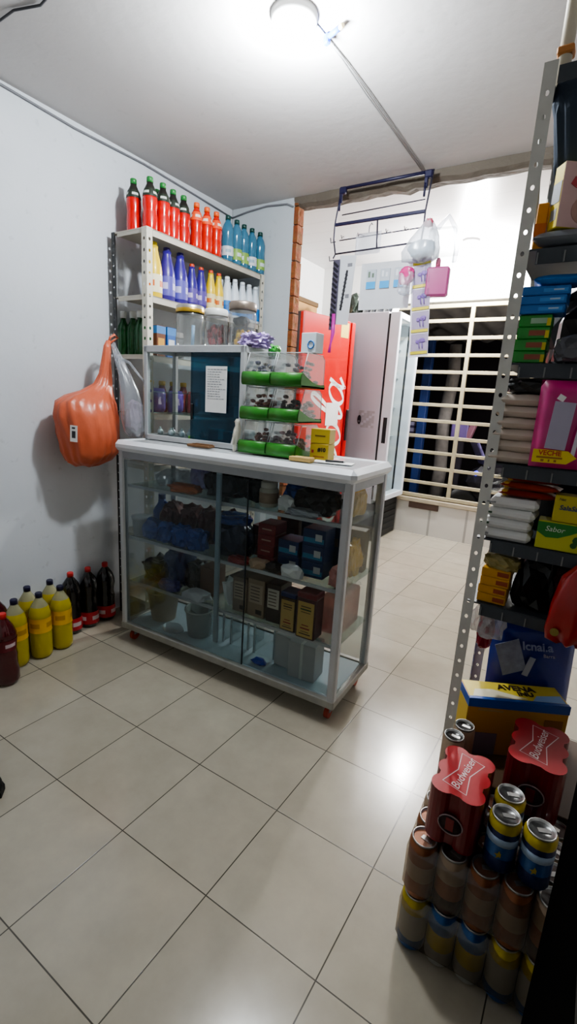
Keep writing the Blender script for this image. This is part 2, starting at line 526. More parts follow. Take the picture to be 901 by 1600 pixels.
def carton(name, label, cat, size, col, loc, rz=0, group=None, panel=None, words=None, wcol='ffffff', wsize=.02, bands=(), face='-y', rough=.45, dents=True):
    """printed carton: folded body, end flap seam, front panel, bands and lettering"""
    w, d, h = size
    t = thing(name, label, cat, loc, rz, group)
    mb = MB().box((0, 0, h / 2), (w, d, h), 0, .0018)
    part(t, 'box_body', mb, C(col, rough))
    e = .0006
    if panel:
        px, pz, pw, ph, pc = panel
        part(t, 'front_panel', MB().box((px * w, -d / 2 - e / 2, pz * h), (pw * w, e, ph * h)), C(pc, rough))
    for bz, bh, bc in bands:
        part(t, 'printed_band', MB().box((0, 0, bz * h), (w + 2 * e, d + 2 * e, bh * h)), C(bc, rough))
    if words:
        text(words, wsize, C(wcol, .5), t, (0, -d / 2 - .0025, h * (panel[1] if panel else .5)), (PI / 2, 0, 0), bold=.0004)
    return t

def bagmesh(levels, k=9, amp=.07, seed=1, n=40):
    rings = []
    for (z, xc, yc, rx, ry) in levels:
        ring = []
        for i in range(n):
            a = 2 * PI * i / n
            f = 1 + amp * .55 * math.sin(k * a + z * 14 + seed + 2.2 * noise.noise(Vector((math.cos(a) * 1.5, math.sin(a) * 1.5, seed)))) + amp * 1.7 * noise.noise(Vector((math.cos(a) * 2.4, math.sin(a) * 2.4, z * 8 + seed)))
            ring.append((xc + rx * f * math.cos(a), yc + ry * f * math.sin(a), z + .006 * math.sin(5 * a)))
        rings.append(ring)
    return MB().loft(rings)
# ------------------------------------------------------------------ the room
XL, YB, ZC, Z2 = -.93, 1.93, 2.445, 2.62
JX = -.425                      # jamb of the knocked-through opening
W_LEFT = wall_mat('painted_wall', 'd3d7dc', '8d9298', .65, .5)
W_BACK = wall_mat('painted_wall_back', 'bcc2c6', '8d9298', .65, .5)
CEIL = wall_mat('plaster_ceiling', 'c6c3c2', 'a8a39e', .8, .3, .12)
W_R2 = wall_mat('inner_room_wall', 'dcdcda', 'b0aca6', .7, .4)
ROUGH = wall_mat('broken_cement', '6a6258', '3f3830', .95, 1.0, 1.0)

structure('floor', MB().box((.6, 1.4, -.05), (3.6, 6.8, .1)), floor_mat())
structure('ceiling', MB().box((.65, 0, ZC + .05), (3.3, 3.88, .1)), CEIL)
structure('wall_left', MB().box((XL - .06, 0.0, 1.25), (.12, 3.86, 2.5)), W_LEFT)
W_UNSEEN = wall_mat('unseen_shop_wall', 'd6d6d4', '8a857c', .8, .5)  # unseen walls, kept pale to bounce more light onto the rack
structure('wall_front', MB().box((.65, -1.95, 1.25), (3.3, .12, 2.5)), W_UNSEEN)
structure('wall_right', MB().box((2.31, 0, 1.25), (.12, 3.86, 2.5)), W_UNSEEN)
# back wall with a ragged opening broken through it
b = MB().box(((XL + JX) / 2 - .012, YB + .035, ZC / 2), (JX - XL - .03, .07, ZC))
b.box((2.05, YB + .06, ZC / 2), (.52, .12, ZC))
structure('wall_back', b, W_BACK)
rows = []
rng = random.Random(3)
b = MB()
zz = 0
while zz < ZC - .005:            # raw brick end of the wall, course by course
    hh = min(.098, ZC - zz)
    dx = rng.uniform(-.004, .006)
    b.box((JX - .018 + dx / 4, YB + .034, zz + hh / 2), (.04 + dx / 2, .066, hh - .002), 0, .002)
    zz += .1
structure('trim_1', b, brick_mat())
# underside of the broken lintel: an irregular strip of rough cement
vs, fs = [], []
n = 46
for i in range(n + 1):
    x = JX - .03 + (1.80 - JX + .03) * i / n
    zb = ZC - .055 + .016 * noise.noise(Vector((x * 6, 1, 0))) + .014 * noise.noise(Vector((x * 19, 4, 0)))
    y0 = YB - .004 + .012 * noise.noise(Vector((x * 8, 7, 2)))
    vs += [(x, y0, ZC + .01), (x, y0 + .006, zb + .015), (x, y0 + .03, zb), (x, YB + .10, zb + .01), (x, YB + .105, ZC + .01)]
for i in range(n):
    for k in range(4):
        a = i * 5 + k
        fs.append((a, a + 1, a + 6, a + 5))
fs += [(0, 1, 2, 3, 4), tuple(n * 5 + k for k in range(5))]
structure('trim_2', MB().add(vs, fs, 0, False), ROUGH)
# inner room behind
structure('wall_back_above', MB().box((.35, YB + .14, (ZC + .1 + Z2) / 2 + .02), (3.9, .04, Z2 - ZC - .06)), W_R2)
structure('ceiling_inner', MB().box((.35, 3.10, Z2 + .04), (3.9, 2.1, .08)), stripe_mat('pvc_ceiling_planks', 'd9d6d6', 1, .2, .9, .35))
structure('wall_inner_left', MB().box((-1.46, 3.05, 1.31), (.12, 2.12, 2.62)), W_R2)
structure('wall_inner_right', MB().box((2.30, 3.05, 1.31), (.12, 2.12, 2.62)), W_R2)
structure('wall_inner_stub', MB().box((-1.16, YB + .08, 1.31), (.48, .1, 2.62)), W_R2)
YG = 4.0
b = MB().box((.4, YG + .07, (2.24 + Z2) / 2), (3.7, .12, Z2 - 2.24))      # above the grille
b.box((-1.13, YG + .07, 1.12), (.66, .12, 2.24))                           # pier at its side
b.box((1.85, YG + .07, 1.12), (.8, .12, 2.24))
structure('wall_back_inner', b, W_R2)
structure('wall_low', MB().box((.32, YG + .07, .165), (2.3, .12, .33)), stripe_mat('white_wall_tiles', 'c9c5bd', 0, .36, .6, .35))
structure('trim_3', MB().box((-.06, YG + .004, .30), (.30, .02, .06)), mat('dark_recess_panel', '4a372c', .8))  # dark brown panel whose colour stands for the shaded recess
structure('trim_4', MB().box((.32, YG + .045, .352), (2.3, .11, .045), 0, .006), mat('cream_sill', 'a89c86', .6))
# barred window
CREAM = mat('cream_painted_steel', 'a89e82', .5, .1, .12, 12)
w = link('window_1', None); w['kind'] = 'structure'
b = MB()
for z in (.40, 2.20): b.box((.32, YG + .03, z), (2.3, .035, .035), 0, .003)
for x in (-.80, 1.44): b.box((x, YG + .03, 1.3), (.035, .035, 1.83), 0, .003)
structure('window_frame', b, CREAM, w)
for k, x in enumerate((.165, .73)):
    structure('window_mullion', MB().box((x, YG + .03, 1.3), (.036, .03, 1.8), 0, .002), CREAM, w)
for k in range(11):
    z = .535 + k * .1535
    for x0, x1 in ((-.78, .15), (.18, .715), (.745, 1.42)):
        structure('window_bar', MB().box(((x0 + x1) / 2, YG + .03, z), (x1 - x0, .02, .032), 0, .003), CREAM, w)

# wood panel fixed on the inner room's wall beyond the refrigerators
WOOD = mat('raw_plywood', 'a9814f', .7, 0, .18, 6)
t = thing('plywood_panel', 'bare plywood panel leaning on the inner wall behind the red refrigerator', 'panel', (-1.382, 3.0, 2.0))
part(t, 'board', MB().box((0, 0, -.89), (.03, 1.7, 2.22)), WOOD)
part(t, 'top_batten', MB().box((.005, 0, .235), (.04, 1.72, .045), 0, .004), mat('dark_batten', '5d4527', .75))

# ------------------------------------------------------------------ street seen through the bars (dark)
structure('ground_outside', MB().box((0, 6.1, -.06), (7, 4.0, .1)), mat('dark_street', '2a2a2c', .9))
structure('wall_outside', MB().box((0, 8.1, 1.5), (7, .1, 3.2)), mat('dark_house_wall', '322a30', .9, 0, .3, 2))
b = MB()
nx = 90
vs, fs = [], []
for i in range(nx + 1):
    x = -2.2 + 4.6 * i / nx
    z = .022 * math.sin(i * PI / 2.5)
    vs += [(x, 4.2, 2.27 + z), (x, 6.6, 2.21 + z)]
for i in range(nx): fs.append((2 * i, 2 * i + 1, 2 * i + 3, 2 * i + 2))
solo('corrugated_awning', 'grey corrugated metal awning sheet seen outside at the top of the bars', 'awning', MB().add(vs, fs, 0, True), mat('zinc_sheet', '8f8b88', .5, .3, .25, 8))
solo('metal_post', 'blue painted post standing outside beyond the barred window', 'post', MB().box((0, 0, 1.05), (.10, .10, 2.1), 0, .006), C('2a3f78', .5), (-.62, 5.4, -.01))
b = MB().tube([(0, 0, 0), (.02, .01, .5), (-.01, 0, 1.1), (.03, .02, 1.7), (.02, 0, 2.05)], [.10, .085, .08, .075, .07], 10)
solo('tree_trunk', 'pale grey tree trunk standing outside beside the blue post', 'tree', b, mat('pale_bark', '77726e', .9, 0, .4, 14, .8), (-.36, 5.5, -.01))
t = thing('street_sign', 'grey lettered board lying outside by the blue post', 'sign', (-.86, 5.55, 0))
part(t, 'post', MB().box((0, .03, .45), (.04, .04, .92)), C('33333a', .6))
part(t, 'board', MB().box((0, 0, .98), (.4, .03, .2)), C('8c88a0', .6))
part(t, 'stripe', MB().box((0, -.017, 1.02), (.36, .006, .03)), C('3b3350', .6))
part(t, 'stripe', MB().box((0, -.017, .94), (.36, .006, .03)), C('3b3350', .6))
t = thing('street_bin', 'small purple and pink box perched outside behind the tree trunk', 'box', (-.12, 5.5, 0))
part(t, 'stand', MB().box((0, 0, .45), (.06, .06, .9)), C('2c2730', .7))
part(t, 'box_body', MB().box((-.03, 0, 1.0), (.2, .12, .2), 0, .01), C('75619a', .5))
part(t, 'pink_sleeve', MB().box((.09, 0, 1.0), (.07, .11, .22), 0, .01, ry=.3), C('9a6a7c', .5))
# parked motor scooter with two blue lamps
t = thing('motor_scooter', 'dark parked scooter with small blue lamps outside the low sill', 'scooter', (.55, 5.1, -.01), .5)
part(t, 'scooter_body', MB().crumple((0, 0, .5), (.9, .3, .45), 4, .2, 3), C('1b1820', .4))
for x in (-.5, .5):
    part(t, 'wheel', MB().lathe([(.13, -.05), (.2, -.045), (.22, 0), (.2, .045), (.13, .05)], (x, 0, .22), 18, axis='y'), BLACK)
part(t, 'windscreen', MB().box((-.38, 0, .83), (.03, .28, .3), 0, .01, ry=-.5), C('726a98', .3))
part(t, 'handlebar', MB().tube([(-.3, -.3, .86), (-.34, 0, .9), (-.3, .3, .86)], .014), BLACK)
for x, z in ((-.44, .62), (-.1, .38)):
    part(t, 'lamp', MB().lathe([(0, -.02), (.025, -.01), (.028, .0), (0, .015)], (x, -.2, z), 10, axis='y'), mat('blue_lamp', '2a22ff', .4, emit=3))

# ------------------------------------------------------------------ lamps and wiring
LAMP = (.29, .745)
t = thing('ceiling_lamp', 'round white lamp glowing on the ceiling above the counter', 'lamp', (*LAMP, ZC))
part(t, 'base_plate', MB().lathe([(.02, -.03), (.06, -.03), (.072, -.022), (.075, 0)], seg=28), C('e8e8e6', .5))
part(t, 'bulb', MB().lathe([(0, -.075), (.02, -.073), (.038, -.064), (.048, -.05), (.05, -.038), (.048, -.03)], seg=20), mat('lit_bulb', 'f4f9ff', .4, emit=40))
t = thing('wall_lamp', 'small lit bulb on the inner room ceiling beyond the opening', 'lamp', (.17, 3.62, Z2))
part(t, 'base_plate', MB().lathe([(.03, -.03), (.06, -.03), (.07, 0)], seg=20), C('d8d8d6', .5))
part(t, 'bulb', MB().lathe([(0, -.12), (.03, -.11), (.045, -.08), (.03, -.03)], seg=16), mat('lit_bulb_inner', 'fdfcff', .4, emit=40))
CABLE = mat('grey_cable', '77787c', .6); CABLE_D = mat('dark_cable', '4a4a4e', .6)
zc = ZC - .006
solo('electric_cable', 'pair of grey cables running over the ceiling from the lamp to the opening', 'cable',
     MB().tube([(.33, .81, zc), (.338, .98, zc), (.333, 1.2, zc - .002), (.332, 1.5, zc), (.331, YB - .005, zc)], .0028, 5).tube([(.335, .8, zc), (.345, 1.0, zc), (.348, 1.2, zc), (.346, 1.5, zc), (.342, YB - .005, zc)], .0028, 5), mat('pale_cable', 'a3a3a4', .6))
t = thing('tap_connector', 'blue plastic cable connector hanging at the ceiling lamp', 'connector', (.345, .86, ZC - .018), -.35)
part(t, 'socket', MB().box((0, 0, 0), (.022, .02, .03), 0, .004), C('3a62c8', .4))
part(t, 'arm', MB().cyl((.035, 0, .004), .008, .05, 10, axis='x'), C('3a62c8', .4))
part(t, 'tip', MB().cyl((.068, 0, .004), .007, .016, 10, axis='x'), C('d8c79a', .4))
solo('wall_cable', 'thin grey cable stapled along the top of the plain side wall', 'cable',
     MB().tube([(XL + .006, -.6, ZC - .03), (XL + .006, .3, ZC - .012), (XL + .006, .8, ZC - .03), (XL + .006, 1.2, ZC - .02), (XL + .006, 1.6, ZC - .035), (XL + .006, YB - .008, ZC - .05)], .005, 5), CABLE)
solo('corner_cable', 'thin cable looping along the back wall top to the opening', 'cable',
     MB().tube([(XL + .01, YB - .008, ZC - .05), (-.8, YB - .008, ZC - .032), (-.65, YB - .008, ZC - .02), (-.5, YB - .008, ZC - .03), (JX - .03, YB - .008, ZC - .05)], .005, 5), CABLE)
def ceil_pt(*a): return a
solo('loose_wire', 'short dark wire drooping across the corner of the ceiling', 'cable',
     MB().tube([(-.95 + .05, .17, zc), (-.80, .22, zc), (-.67, .30, zc - .004), (-.5, .30, zc), (-.40, .33, zc), (-.2, .30, zc)], .004, 5), CABLE_D)
PIPE = mat('beige_pvc', 'cfc4ae', .45)
t = thing('plastic_tube', 'beige plastic tube standing on the top rail of the slotted rack', 'tube', (1.112, .60, 1.9595))
part(t, 'tube_body', MB().cyl((0, 0, .24), .014, .48, 14), PIPE)
part(t, 'clip', MB().box((0, 0, .085), (.034, .034, .016), 0, .003), C('b5763c', .6))

# ------------------------------------------------------------------ steel shelving with drinks along the side wall
def slotted(mb, L, w=.034, pitch=.05, m=0, mh=0, hole=.0065, flip=(1, 1), z0=0):
    """angle post: two perforated flanges meeting at the local origin edge"""
    n = int(L / pitch)
    for ax in (0, 1):
        s = flip[ax]
        for k in range(n + 1):
            a, bz = k * pitch, min(L, (k + 1) * pitch)
            if bz - a < .004: continue
            if bz - a < pitch - 1e-6:
                q = [(0, a), (w, a), (w, bz), (0, bz)]
                mb.add([((u * s, 0, v + z0) if ax == 0 else (0, u * s, v + z0)) for u, v in q], [(0, 1, 2, 3)], m)
                continue
            cx, cz = w / 2, (a + bz) / 2
            out = [(w, cz), (w, bz), (cx, bz), (0, bz), (0, cz), (0, a), (cx, a), (w, a)]
            inn = [(cx + hole * math.cos(i * PI / 4), cz + hole * 1.25 * math.sin(i * PI / 4)) for i in range(8)]
            pts = out + inn
            vs = [((u * s, 0, v + z0) if ax == 0 else (0, u * s, v + z0)) for u, v in pts]
            mb.add(vs, [(i, (i + 1) % 8, 8 + (i + 1) % 8, 8 + i) for i in range(8)], m)
    return mb

SX0, SX1, SY0, SY1 = -.888, -.632, .955, 1.905
def sh(x, y): return (1.3176 + (x - 1.3176) * 1.0335, -.756 + (y + .756) * 1.0335)
t = thing('steel_shelving', 'slotted steel shelving with cream front edges along the side wall', 'shelf', (0, 0, 0))
for (x, y, fl, mm) in ((SX1, SY0, (-1, 1), STEEL_W), (SX1, SY1, (-1, -1), STEEL_W), (SX0, SY0, (1, 1), STEEL_DK), (SX0, SY1, (1, -1), STEEL_DK)):
    part(t, 'post', slotted(MB(), 2.026, .036 if mm is STEEL_W else .026, .05, flip=fl, hole=.0065 if mm is STEEL_W else .005), mm, 'worn white slotted post' if mm is STEEL_W else 'dark slotted post', (x, y, 0))
SHELF_PAINT = mat('cream_shelf_paint', 'b9b3a6', .55, 0, .15, 12)
SHELF_Z = (2.026, 1.730, 1.451, 1.162, .89, .5, .12)
for z in SHELF_Z:
    b = MB().box(((SX0 + SX1) / 2, (SY0 + SY1) / 2, z - .004), (SX1 - SX0 - .006, SY1 - SY0 - .006, .006))
    b.box((SX1 - .005, (SY0 + SY1) / 2, z - .017), (.004, SY1 - SY0 - .08, .032))
    b.box(((SX0 + SX1) / 2, SY0 + .006, z - .012), (SX1 - SX0 - .08, .004, .022))
    part(t, 'shelf_board', b, SHELF_PAINT)

# top board: red sports drinks, then blue water bottles
RED_L = mat('red_drink', 'cc1510', .18, 0, .08, see=.08, coat=.6)
RED_D = mat('dark_neck_sleeve', '23201c', .35)
OR_L = mat('orange_red_drink', 'd42410', .18, 0, .08, see=.12, coat=.4)
CAP_G = C('2f7a3a', .4); CAP_O = C('e2622a', .4); CAP_DG = C('15403a', .4)
BLUE_W = mat('blue_water_bottle', '4c86a4', .12, 0, .12, 14, see=.35, coat=.5)
LAB_W = C('d9dde0', .5); LAB_GR = C('6f9a3a', .5); LAB_B = C('2d6fb8', .5); LAB_G2 = C('cfd4cf', .5)
m_red = bottle_meshes(.245, .036, RED_L, CAP_G, [C('2b3328', .5), C('c9cfc4', .5)], (.64, .78), liquid_top=.64, neck_m=RED_D)
m_or = bottle_meshes(.235, .033, OR_L, CAP_O, [C('e8572a', .5), C('f1e3d6', .5)], (.62, .80))
m_blu = bottle_meshes(.25, .034, BLUE_W, CAP_DG, [C('7fa24a', .5), C('c7d2d4', .5)], (.12, .36), style='two_litre')
m_blu2 = bottle_meshes(.25, .034, BLUE_W, CAP_DG, [C('c9ccd2', .5), C('8fa8b4', .5)], (.14, .34), style='two_litre')
pts = [(-.73, .965), (-.64, .985), (-.635, 1.06), (-.645, 1.135), (-.648, 1.21), (-.72, 1.10)]
pn = ['first', 'second', 'third', 'fourth', 'fifth']
for i, (x, y) in enumerate(pts):
    lb = f'{pn[i]} green-capped red drink bottle along the shelving top from its near post' if i < 5 else 'green-capped red drink bottle tucked in the rear row on the shelving top'
    place(m_red, 'drink_bottle', lb, 'bottle', (*sh(x, y), 2.026), 2.2 + i * .7, 'green-capped red drinks on the shelving top')
for i, (x, y) in enumerate([(-.63, 1.285), (-.622, 1.355), (-.618, 1.425)]):
    place(m_or, 'sports_drink_bottle', f'{ORD[i]} orange-capped red sports drink from the green-capped ones on the shelving top', 'bottle', (*sh(x, y), 2.026), -1 + i, 'orange-capped drinks on the shelving top')
for i, (x, y) in enumerate([(-.715, 1.53), (-.69, 1.605), (-.62, 1.525), (-.618, 1.60), (-.625, 1.675), (-.62, 1.745), (-.615, 1.82)]):
    lb = (f'{ORD[i]} blue water bottle in the rear row of the shelving top' if i < 2 else f'{ORD[i - 2]} blue water bottle from the orange caps in the front row')
    place(m_blu2 if i in (0, 2, 5) else m_blu, 'water_bottle', lb, 'bottle', (*sh(x, y), 2.026), -.6 + i * .5, 'blue water bottles on the shelving top')
# second board: fabric softener, then white talc bottles
PUR = C('3a2a86', .35, coat=.3); YEL = C('e2c22a', .35, coat=.3); WHT = C('d9e2ea', .4); CAP_R = C('c8482a', .4)
m_ybig = bottle_meshes(.262, .042, YEL, C('e6cf3a', .4), [C('e9dfc0', .5), C('cf6a2a', .5)], (.1, .42), 'talc', cap_r=.017)
m_pbig = bottle_meshes(.258, .042, PUR, C('33247a', .4), [C('5b55a8', .5), C('b8b4d8', .5)], (.1, .46), 'talc', cap_r=.017)
m_psm = bottle_meshes(.225, .033, PUR, CAP_R, [C('5c4a98', .5), C('c0b0d0', .5)], (.12, .44), 'talc', cap_r=.013)
m_ysm = bottle_meshes(.225, .03, YEL, CAP_R, [C('e8d8a0', .5), C('d0702c', .5)], (.12, .44), 'talc', cap_r=.013)
m_wht = bottle_meshes(.225, .032, WHT, C('e6edf2', .4), [C('3a7fc0', .5), C('2a62a8', .5)], (.08, .40), 'talc', cap_r=.014)
place(m_ybig, 'softener_bottle', 'large yellow softener bottle beside the near post on the second board', 'bottle', (*sh(-.635, 1.0), 1.730))
for i, y in enumerate((1.085, 1.175)):
    place(m_pbig, 'softener_bottle', f'large purple softener bottle, {ORD[i]} after the yellow one on the second board', 'bottle', (*sh(-.635, y), 1.730), 0, 'large purple softeners')
for i, y in enumerate((1.255, 1.325)):
    place(m_psm, 'softener_bottle', f'small red-capped purple softener bottle, {ORD[i]} of two on the second board', 'bottle', (*sh(-.63, y), 1.730), 0, 'small purple softeners')
for i, y in enumerate((1.392, 1.458)):
    place(m_ysm, 'softener_bottle', f'small red-capped yellow softener bottle, {ORD[i]} after the purple ones', 'bottle', (*sh(-.62, y), 1.730), 0, 'small yellow softeners')
for i, y in enumerate((1.53, 1.60, 1.67, 1.735, 1.80)):
    place(m_wht, 'bleach_bottle', f'white bottle with blue label, {ORD[i]} after the yellow softeners', 'bottle', (*sh(-.62, y), 1.730), 0, 'white bottles on the second board')
for i, y in enumerate((1.57, 1.64)):
    place(m_wht, 'bleach_bottle', f'white bottle with blue label, {ORD[i]} in the rear row', 'bottle', (*sh(-.70, y), 1.730), 0, 'white bottles on the second board')
# third board: green glass bottles at the open end
GRN = mat('green_glass_bottle', '14602a', .1, 0, .25, 6, see=.22, coat=.8)
m_grn = bottle_meshes(.225, .033, GRN, C('eceeea', .45), None, style='wine', cap_r=.0165, cap_h=.032)
for i, (x, y) in enumerate([(-.845, .985), (-.79, 1.0), (-.735, 1.0), (-.68, .985)]):
    place(m_grn, 'green_bottle', f'{ORD[i]} white-capped green bottle from the wall at the open shelf end', 'bottle', (*sh(x, y), 1.451), i, 'green bottles at the shelf end')
for i, (x, y) in enumerate([(-.82, 1.06), (-.76, 1.075)]):
    place(m_grn, 'green_bottle', f'{ORD[i]} green bottle in the rear row of the shelf end', 'bottle', (*sh(x, y), 1.451), i, 'green bottles at the shelf end')
for i, (y, c, p) in enumerate([(1.03, '6a3d22', 'c8963c'), (1.10, '2a5a9c', 'c9cdd2')]):
    t = carton('cereal_pack', ['brown snack packet with a blue top edge on the third board', 'blue snack packet beside the brown one on the third board'][i], 'packet', (.06, .05, .155), c, (*sh(-.64, y), 1.451), PI / 2, None, (0, .4, .7, .4, p), bands=((.86, .24, '3f78b0'),))
# lower boards seen through the small showcase
for i, (y, z, c, s, lb) in enumerate([
    (1.03, 1.165, '4a2f8a', (.10, .07, .13), 'purple detergent pouch on the fourth board behind the small showcase'),
    (1.16, 1.165, '5b3aa0', (.10, .07, .12), 'violet detergent pouch beside the purple pouch on the fourth board'),
    (1.30, 1.165, '7a2a2c', (.09, .07, .12), 'dark red pouch on the fourth board behind the small showcase'),
    (1.05, .89, '565a5c', (.10, .07, .12), 'grey pouch on the fifth board behind the small showcase'),
    (1.20, .89, '7a3c32', (.10, .07, .14), 'rusty red pouch on the fifth board behind the small showcase')]):
    m = MB().pillow((0, 0, 0), (s[0], s[2], s[1])).xf(Matrix.Translation((0, 0, s[2] / 2)) @ Matrix.Rotation(PI / 2, 4, 'X'))
    tt = thing('detergent_pouch', lb, 'pouch', (*sh(-.65, y), z if z < 1 else 1.162), PI / 2)
    part(tt, 'pouch_body', m, C(c, .35))
    part(tt, 'label', MB().box((0, -s[1] * .46, s[2] * .5), (s[0] * .4, .004, s[2] * .3)), C('b8a8c8', .5))
RJ = C('7c1f1c', .35)
m_sauce = bottle_meshes(.17, .03, RJ, C('d8b42c', .4), [C('9a2a24', .5), C('d8b070', .5)], (.2, .55), 'talc', cap_r=.018)
for i, y in enumerate((1.0, 1.08, 1.16, 1.24)):
    place(m_sauce, 'sauce_bottle', f'{ORD[i]} yellow-capped dark red sauce bottle seen through the clear showcase half', 'bottle', (*sh(-.72, y + .05), 1.162), 0, 'sauce bottles on the fourth board')

# ------------------------------------------------------------------ shopping bags hanging from the shelf end
lv = [(.905, -.77, .69, .05, .06), (.93, -.77, .70, .09, .11), (.97, -.77, .71, .115, .135), (1.05, -.775, .711, .125, .150), (1.14, -.775, .703, .12, .155), (1.20, -.775, .706, .10, .150),
      (1.228, -.775, .724, .082, .125), (1.252, -.775, .762, .055, .086), (1.29, -.775, .797, .036, .048), (1.34, -.77, .810, .026, .033), (1.41, -.765, .814, .018, .023), (1.47, -.76, .818, .014, .018), (1.495, -.758, .824, .010, .010)]
ORANGE = mat('orange_bag_plastic', 'd06a4a', .34, 0, .2, 7, .35, see=.10, coat=.15, bscale=26)
t = thing('shopping_bag', 'bulging orange plastic bag hanging from the shelving post by the wall', 'bag', (0, 0, 0))
part(t, 'bag_body', bagmesh(lv, 17, .058, 2, 96), ORANGE)
part(t, 'handle', MB().tube([(-.758, .824, 1.49), (-.752, .83, 1.515), (-.75, .852, 1.53), (-.752, .875, 1.52), (-.758, .83, 1.488)], .006, 6), ORANGE)
st = part(t, 'sticker', MB().box((0, 0, 0), (.032, .002, .075)).add([(-.008, -.0016, .022), (.006, -.0016, .022), (.006, -.0016, .03), (-.008, -.0016, .03), (-.008, -.0016, -.02), (.008, -.0016, -.02), (.008, -.0016, .012), (-.008, -.0016, .012)], [(0, 1, 2, 3), (4, 5, 6, 7)], 1), [PAPER, INK], 'white printed sticker')
st.location = (-.688, .572, 1.065); st.rotation_euler = (.1, .08, .62)
lv = [(1.05, -.635, .875, .03, .03), (1.075, -.635, .87, .04, .055), (1.14, -.635, .86, .045, .06), (1.20, -.635, .855, .042, .055), (1.27, -.64, .848, .035, .046), (1.34, -.66, .84, .025, .034), (1.41, -.69, .832, .018, .024), (1.47, -.73, .835, .011, .013), (1.49, -.74, .84, .008, .008)]
t = thing('carrier_bag', 'thin white plastic bag drooping beside the orange one, grey inside', 'bag', (0, 0, 0))
part(t, 'bag_body', bagmesh(lv, 7, .06, 5, 44), BAGCLEAR)
part(t, 'contents', MB().crumple((-.635, .868, 1.15), (.05, .08, .15), 5, .3, 3, flat=False), C('8a7a86', .4))
part(t, 'handle', MB().tube([(-.72, .83, 1.43), (-.64, .85, 1.40), (-.60, .90, 1.32), (-.585, .905, 1.25)], [.008, .007, .005, .003], 6), BAGCLEAR)

# ------------------------------------------------------------------ soft drinks on the floor by the wall
YSODA = mat('yellow_soda', 'c4b22e', .15, 0, .08, 5, see=.18, coat=.5)
YNECK = mat('clear_bottle_neck', 'c2c09a', .12, 0, .1, 5, see=.45, coat=.5)
COLA = mat('cola_black', '0b0708', .1, 0, .2, 5, coat=.6)
REDS = mat('dark_red_soda', '4a0d14', .13, 0, .15, 5, see=.05, coat=.6)
NAVY = C('1c1a3c', .4)
LAB_Y = [C('e0ae18', .45), C('b88a24', .5)]
m_yel = bottle_meshes(.325, .049, YSODA, NAVY, LAB_Y, (.42, .64), 'two_litre', liquid_top=.74, neck_m=YNECK)
m_cola = bottle_meshes(.335, .050, COLA, C('b32a2a', .4), [C('a8242a', .45), C('c4b8b8', .5)], (.07, .27), 'contour')
m_reds = bottle_meshes(.325, .05, REDS, C('c2302c', .4), [C('6a1420', .5), C('c8b8bc', .5)], (.5, .66), 'contour')
for i, (x, y) in enumerate([(-.775, .295), (-.765, .405), (-.77, .515)]):
    place(m_yel, 'soda_bottle', f'{ORD[i]} yellow soda bottle in the front row, counted from the dark red bottle', 'bottle', (x, y, 0), 1.2 + i * .4, 'yellow sodas on the floor')
for i, (x, y) in enumerate([(-.872, .41), (-.872, .525)]):
    place(m_yel, 'soda_bottle', f'{["nearer", "farther"][i]} yellow soda bottle in the rear row against the wall', 'bottle', (x, y, 0), .6 + i, 'yellow sodas on the floor')
for i, y in enumerate((.635, .738, .845)):
    place(m_cola, 'cola_bottle', f'{ORD[i]} red-capped black cola bottle after the yellow sodas on the floor', 'bottle', (-.868, y, 0), -.5 + i * .2, 'cola bottles on the floor')
place(m_reds, 'red_soda_bottle', 'dark red soda bottle in front of the yellow sodas at the frame edge', 'bottle', (-.672, .192, 0), -.4)
place(m_reds, 'red_soda_bottle', 'dark red soda bottle behind the yellow sodas beside the wall', 'bottle', (-.872, .262, 0), .4)

# black shoe at the edge of the picture
b = MB()
rings = []
for u in range(9):
    f = u / 8
    wdt = .045 * (math.sin(PI * min(1, .12 + f * .88)) ** .5 if f < 1 else .15) + .004
    hh = .03 + .045 * (1 - f) ** 1.3
    rings.append([( .27 * f - .27, wdt * math.cos(a), max(0.002, hh * .5 + hh * .5 * math.sin(a))) for a in [2 * PI * k / 14 for k in range(14)]])
t = thing('shoe', 'toe of a black shoe standing on the tiles at the frame edge', 'shoe', (-.072, -.145, .012), .12)
part(t, 'upper', MB().loft(rings), C('131315', .5))
part(t, 'sole', MB().prism([(-.27, -.035), (-.1, -.046), (-.02, -.03), (.006, 0), (-.02, .03), (-.1, .046), (-.27, .035)], -.012, .006), C('0c0c0c', .7))
# ------------------------------------------------------------------ glass counter on castors
CO, CTH = Vector((-.595, .735)), math.radians(2.6)
CL, CD, CH = 1.207, .385, 1.04
def cw(u, v, z=0):
    return (CO.x + u * math.cos(CTH) - v * math.sin(CTH), CO.y + u * math.sin(CTH) + v * math.cos(CTH), z)
t = thing('glass_counter', 'glass shop counter with aluminium frame and white top on castors', 'counter', cw(0, 0, 0), CTH)
for u in (.017, CL - .017):
    for v in (.017, CD - .017):
        part(t, 'post', MB().box((u, v, .55), (.034, .034, .92), 0, .007), ALU)
b = MB()
for v in (.008, CD - .008): b.box((CL / 2, v, 1.016), (CL + .03, .046, .052), 0, .018)
for u in (.008, CL - .008): b.box((u, CD / 2, 1.016), (.046, CD + .02, .052), 0, .018)
part(t, 'top_rail', b, WHITE_RAIL, 'rounded white edge rail')
b = MB()
for v in (.012, CD - .012): b.box((CL / 2, v, .975), (CL - .06, .018, .035), 0, .002)
for u in (.012, CL - .012): b.box((u, CD / 2, .975), (.018, CD - .06, .035), 0, .002)
part(t, 'upper_frame', b, ALU_DK)
part(t, 'top_panel', MB().box((CL / 2, CD / 2, 1.034), (CL - .03, CD - .03, .008)), mat('white_glass_top', 'd5d9da', .15, 0, .05, 4, coat=.5))
b = MB()
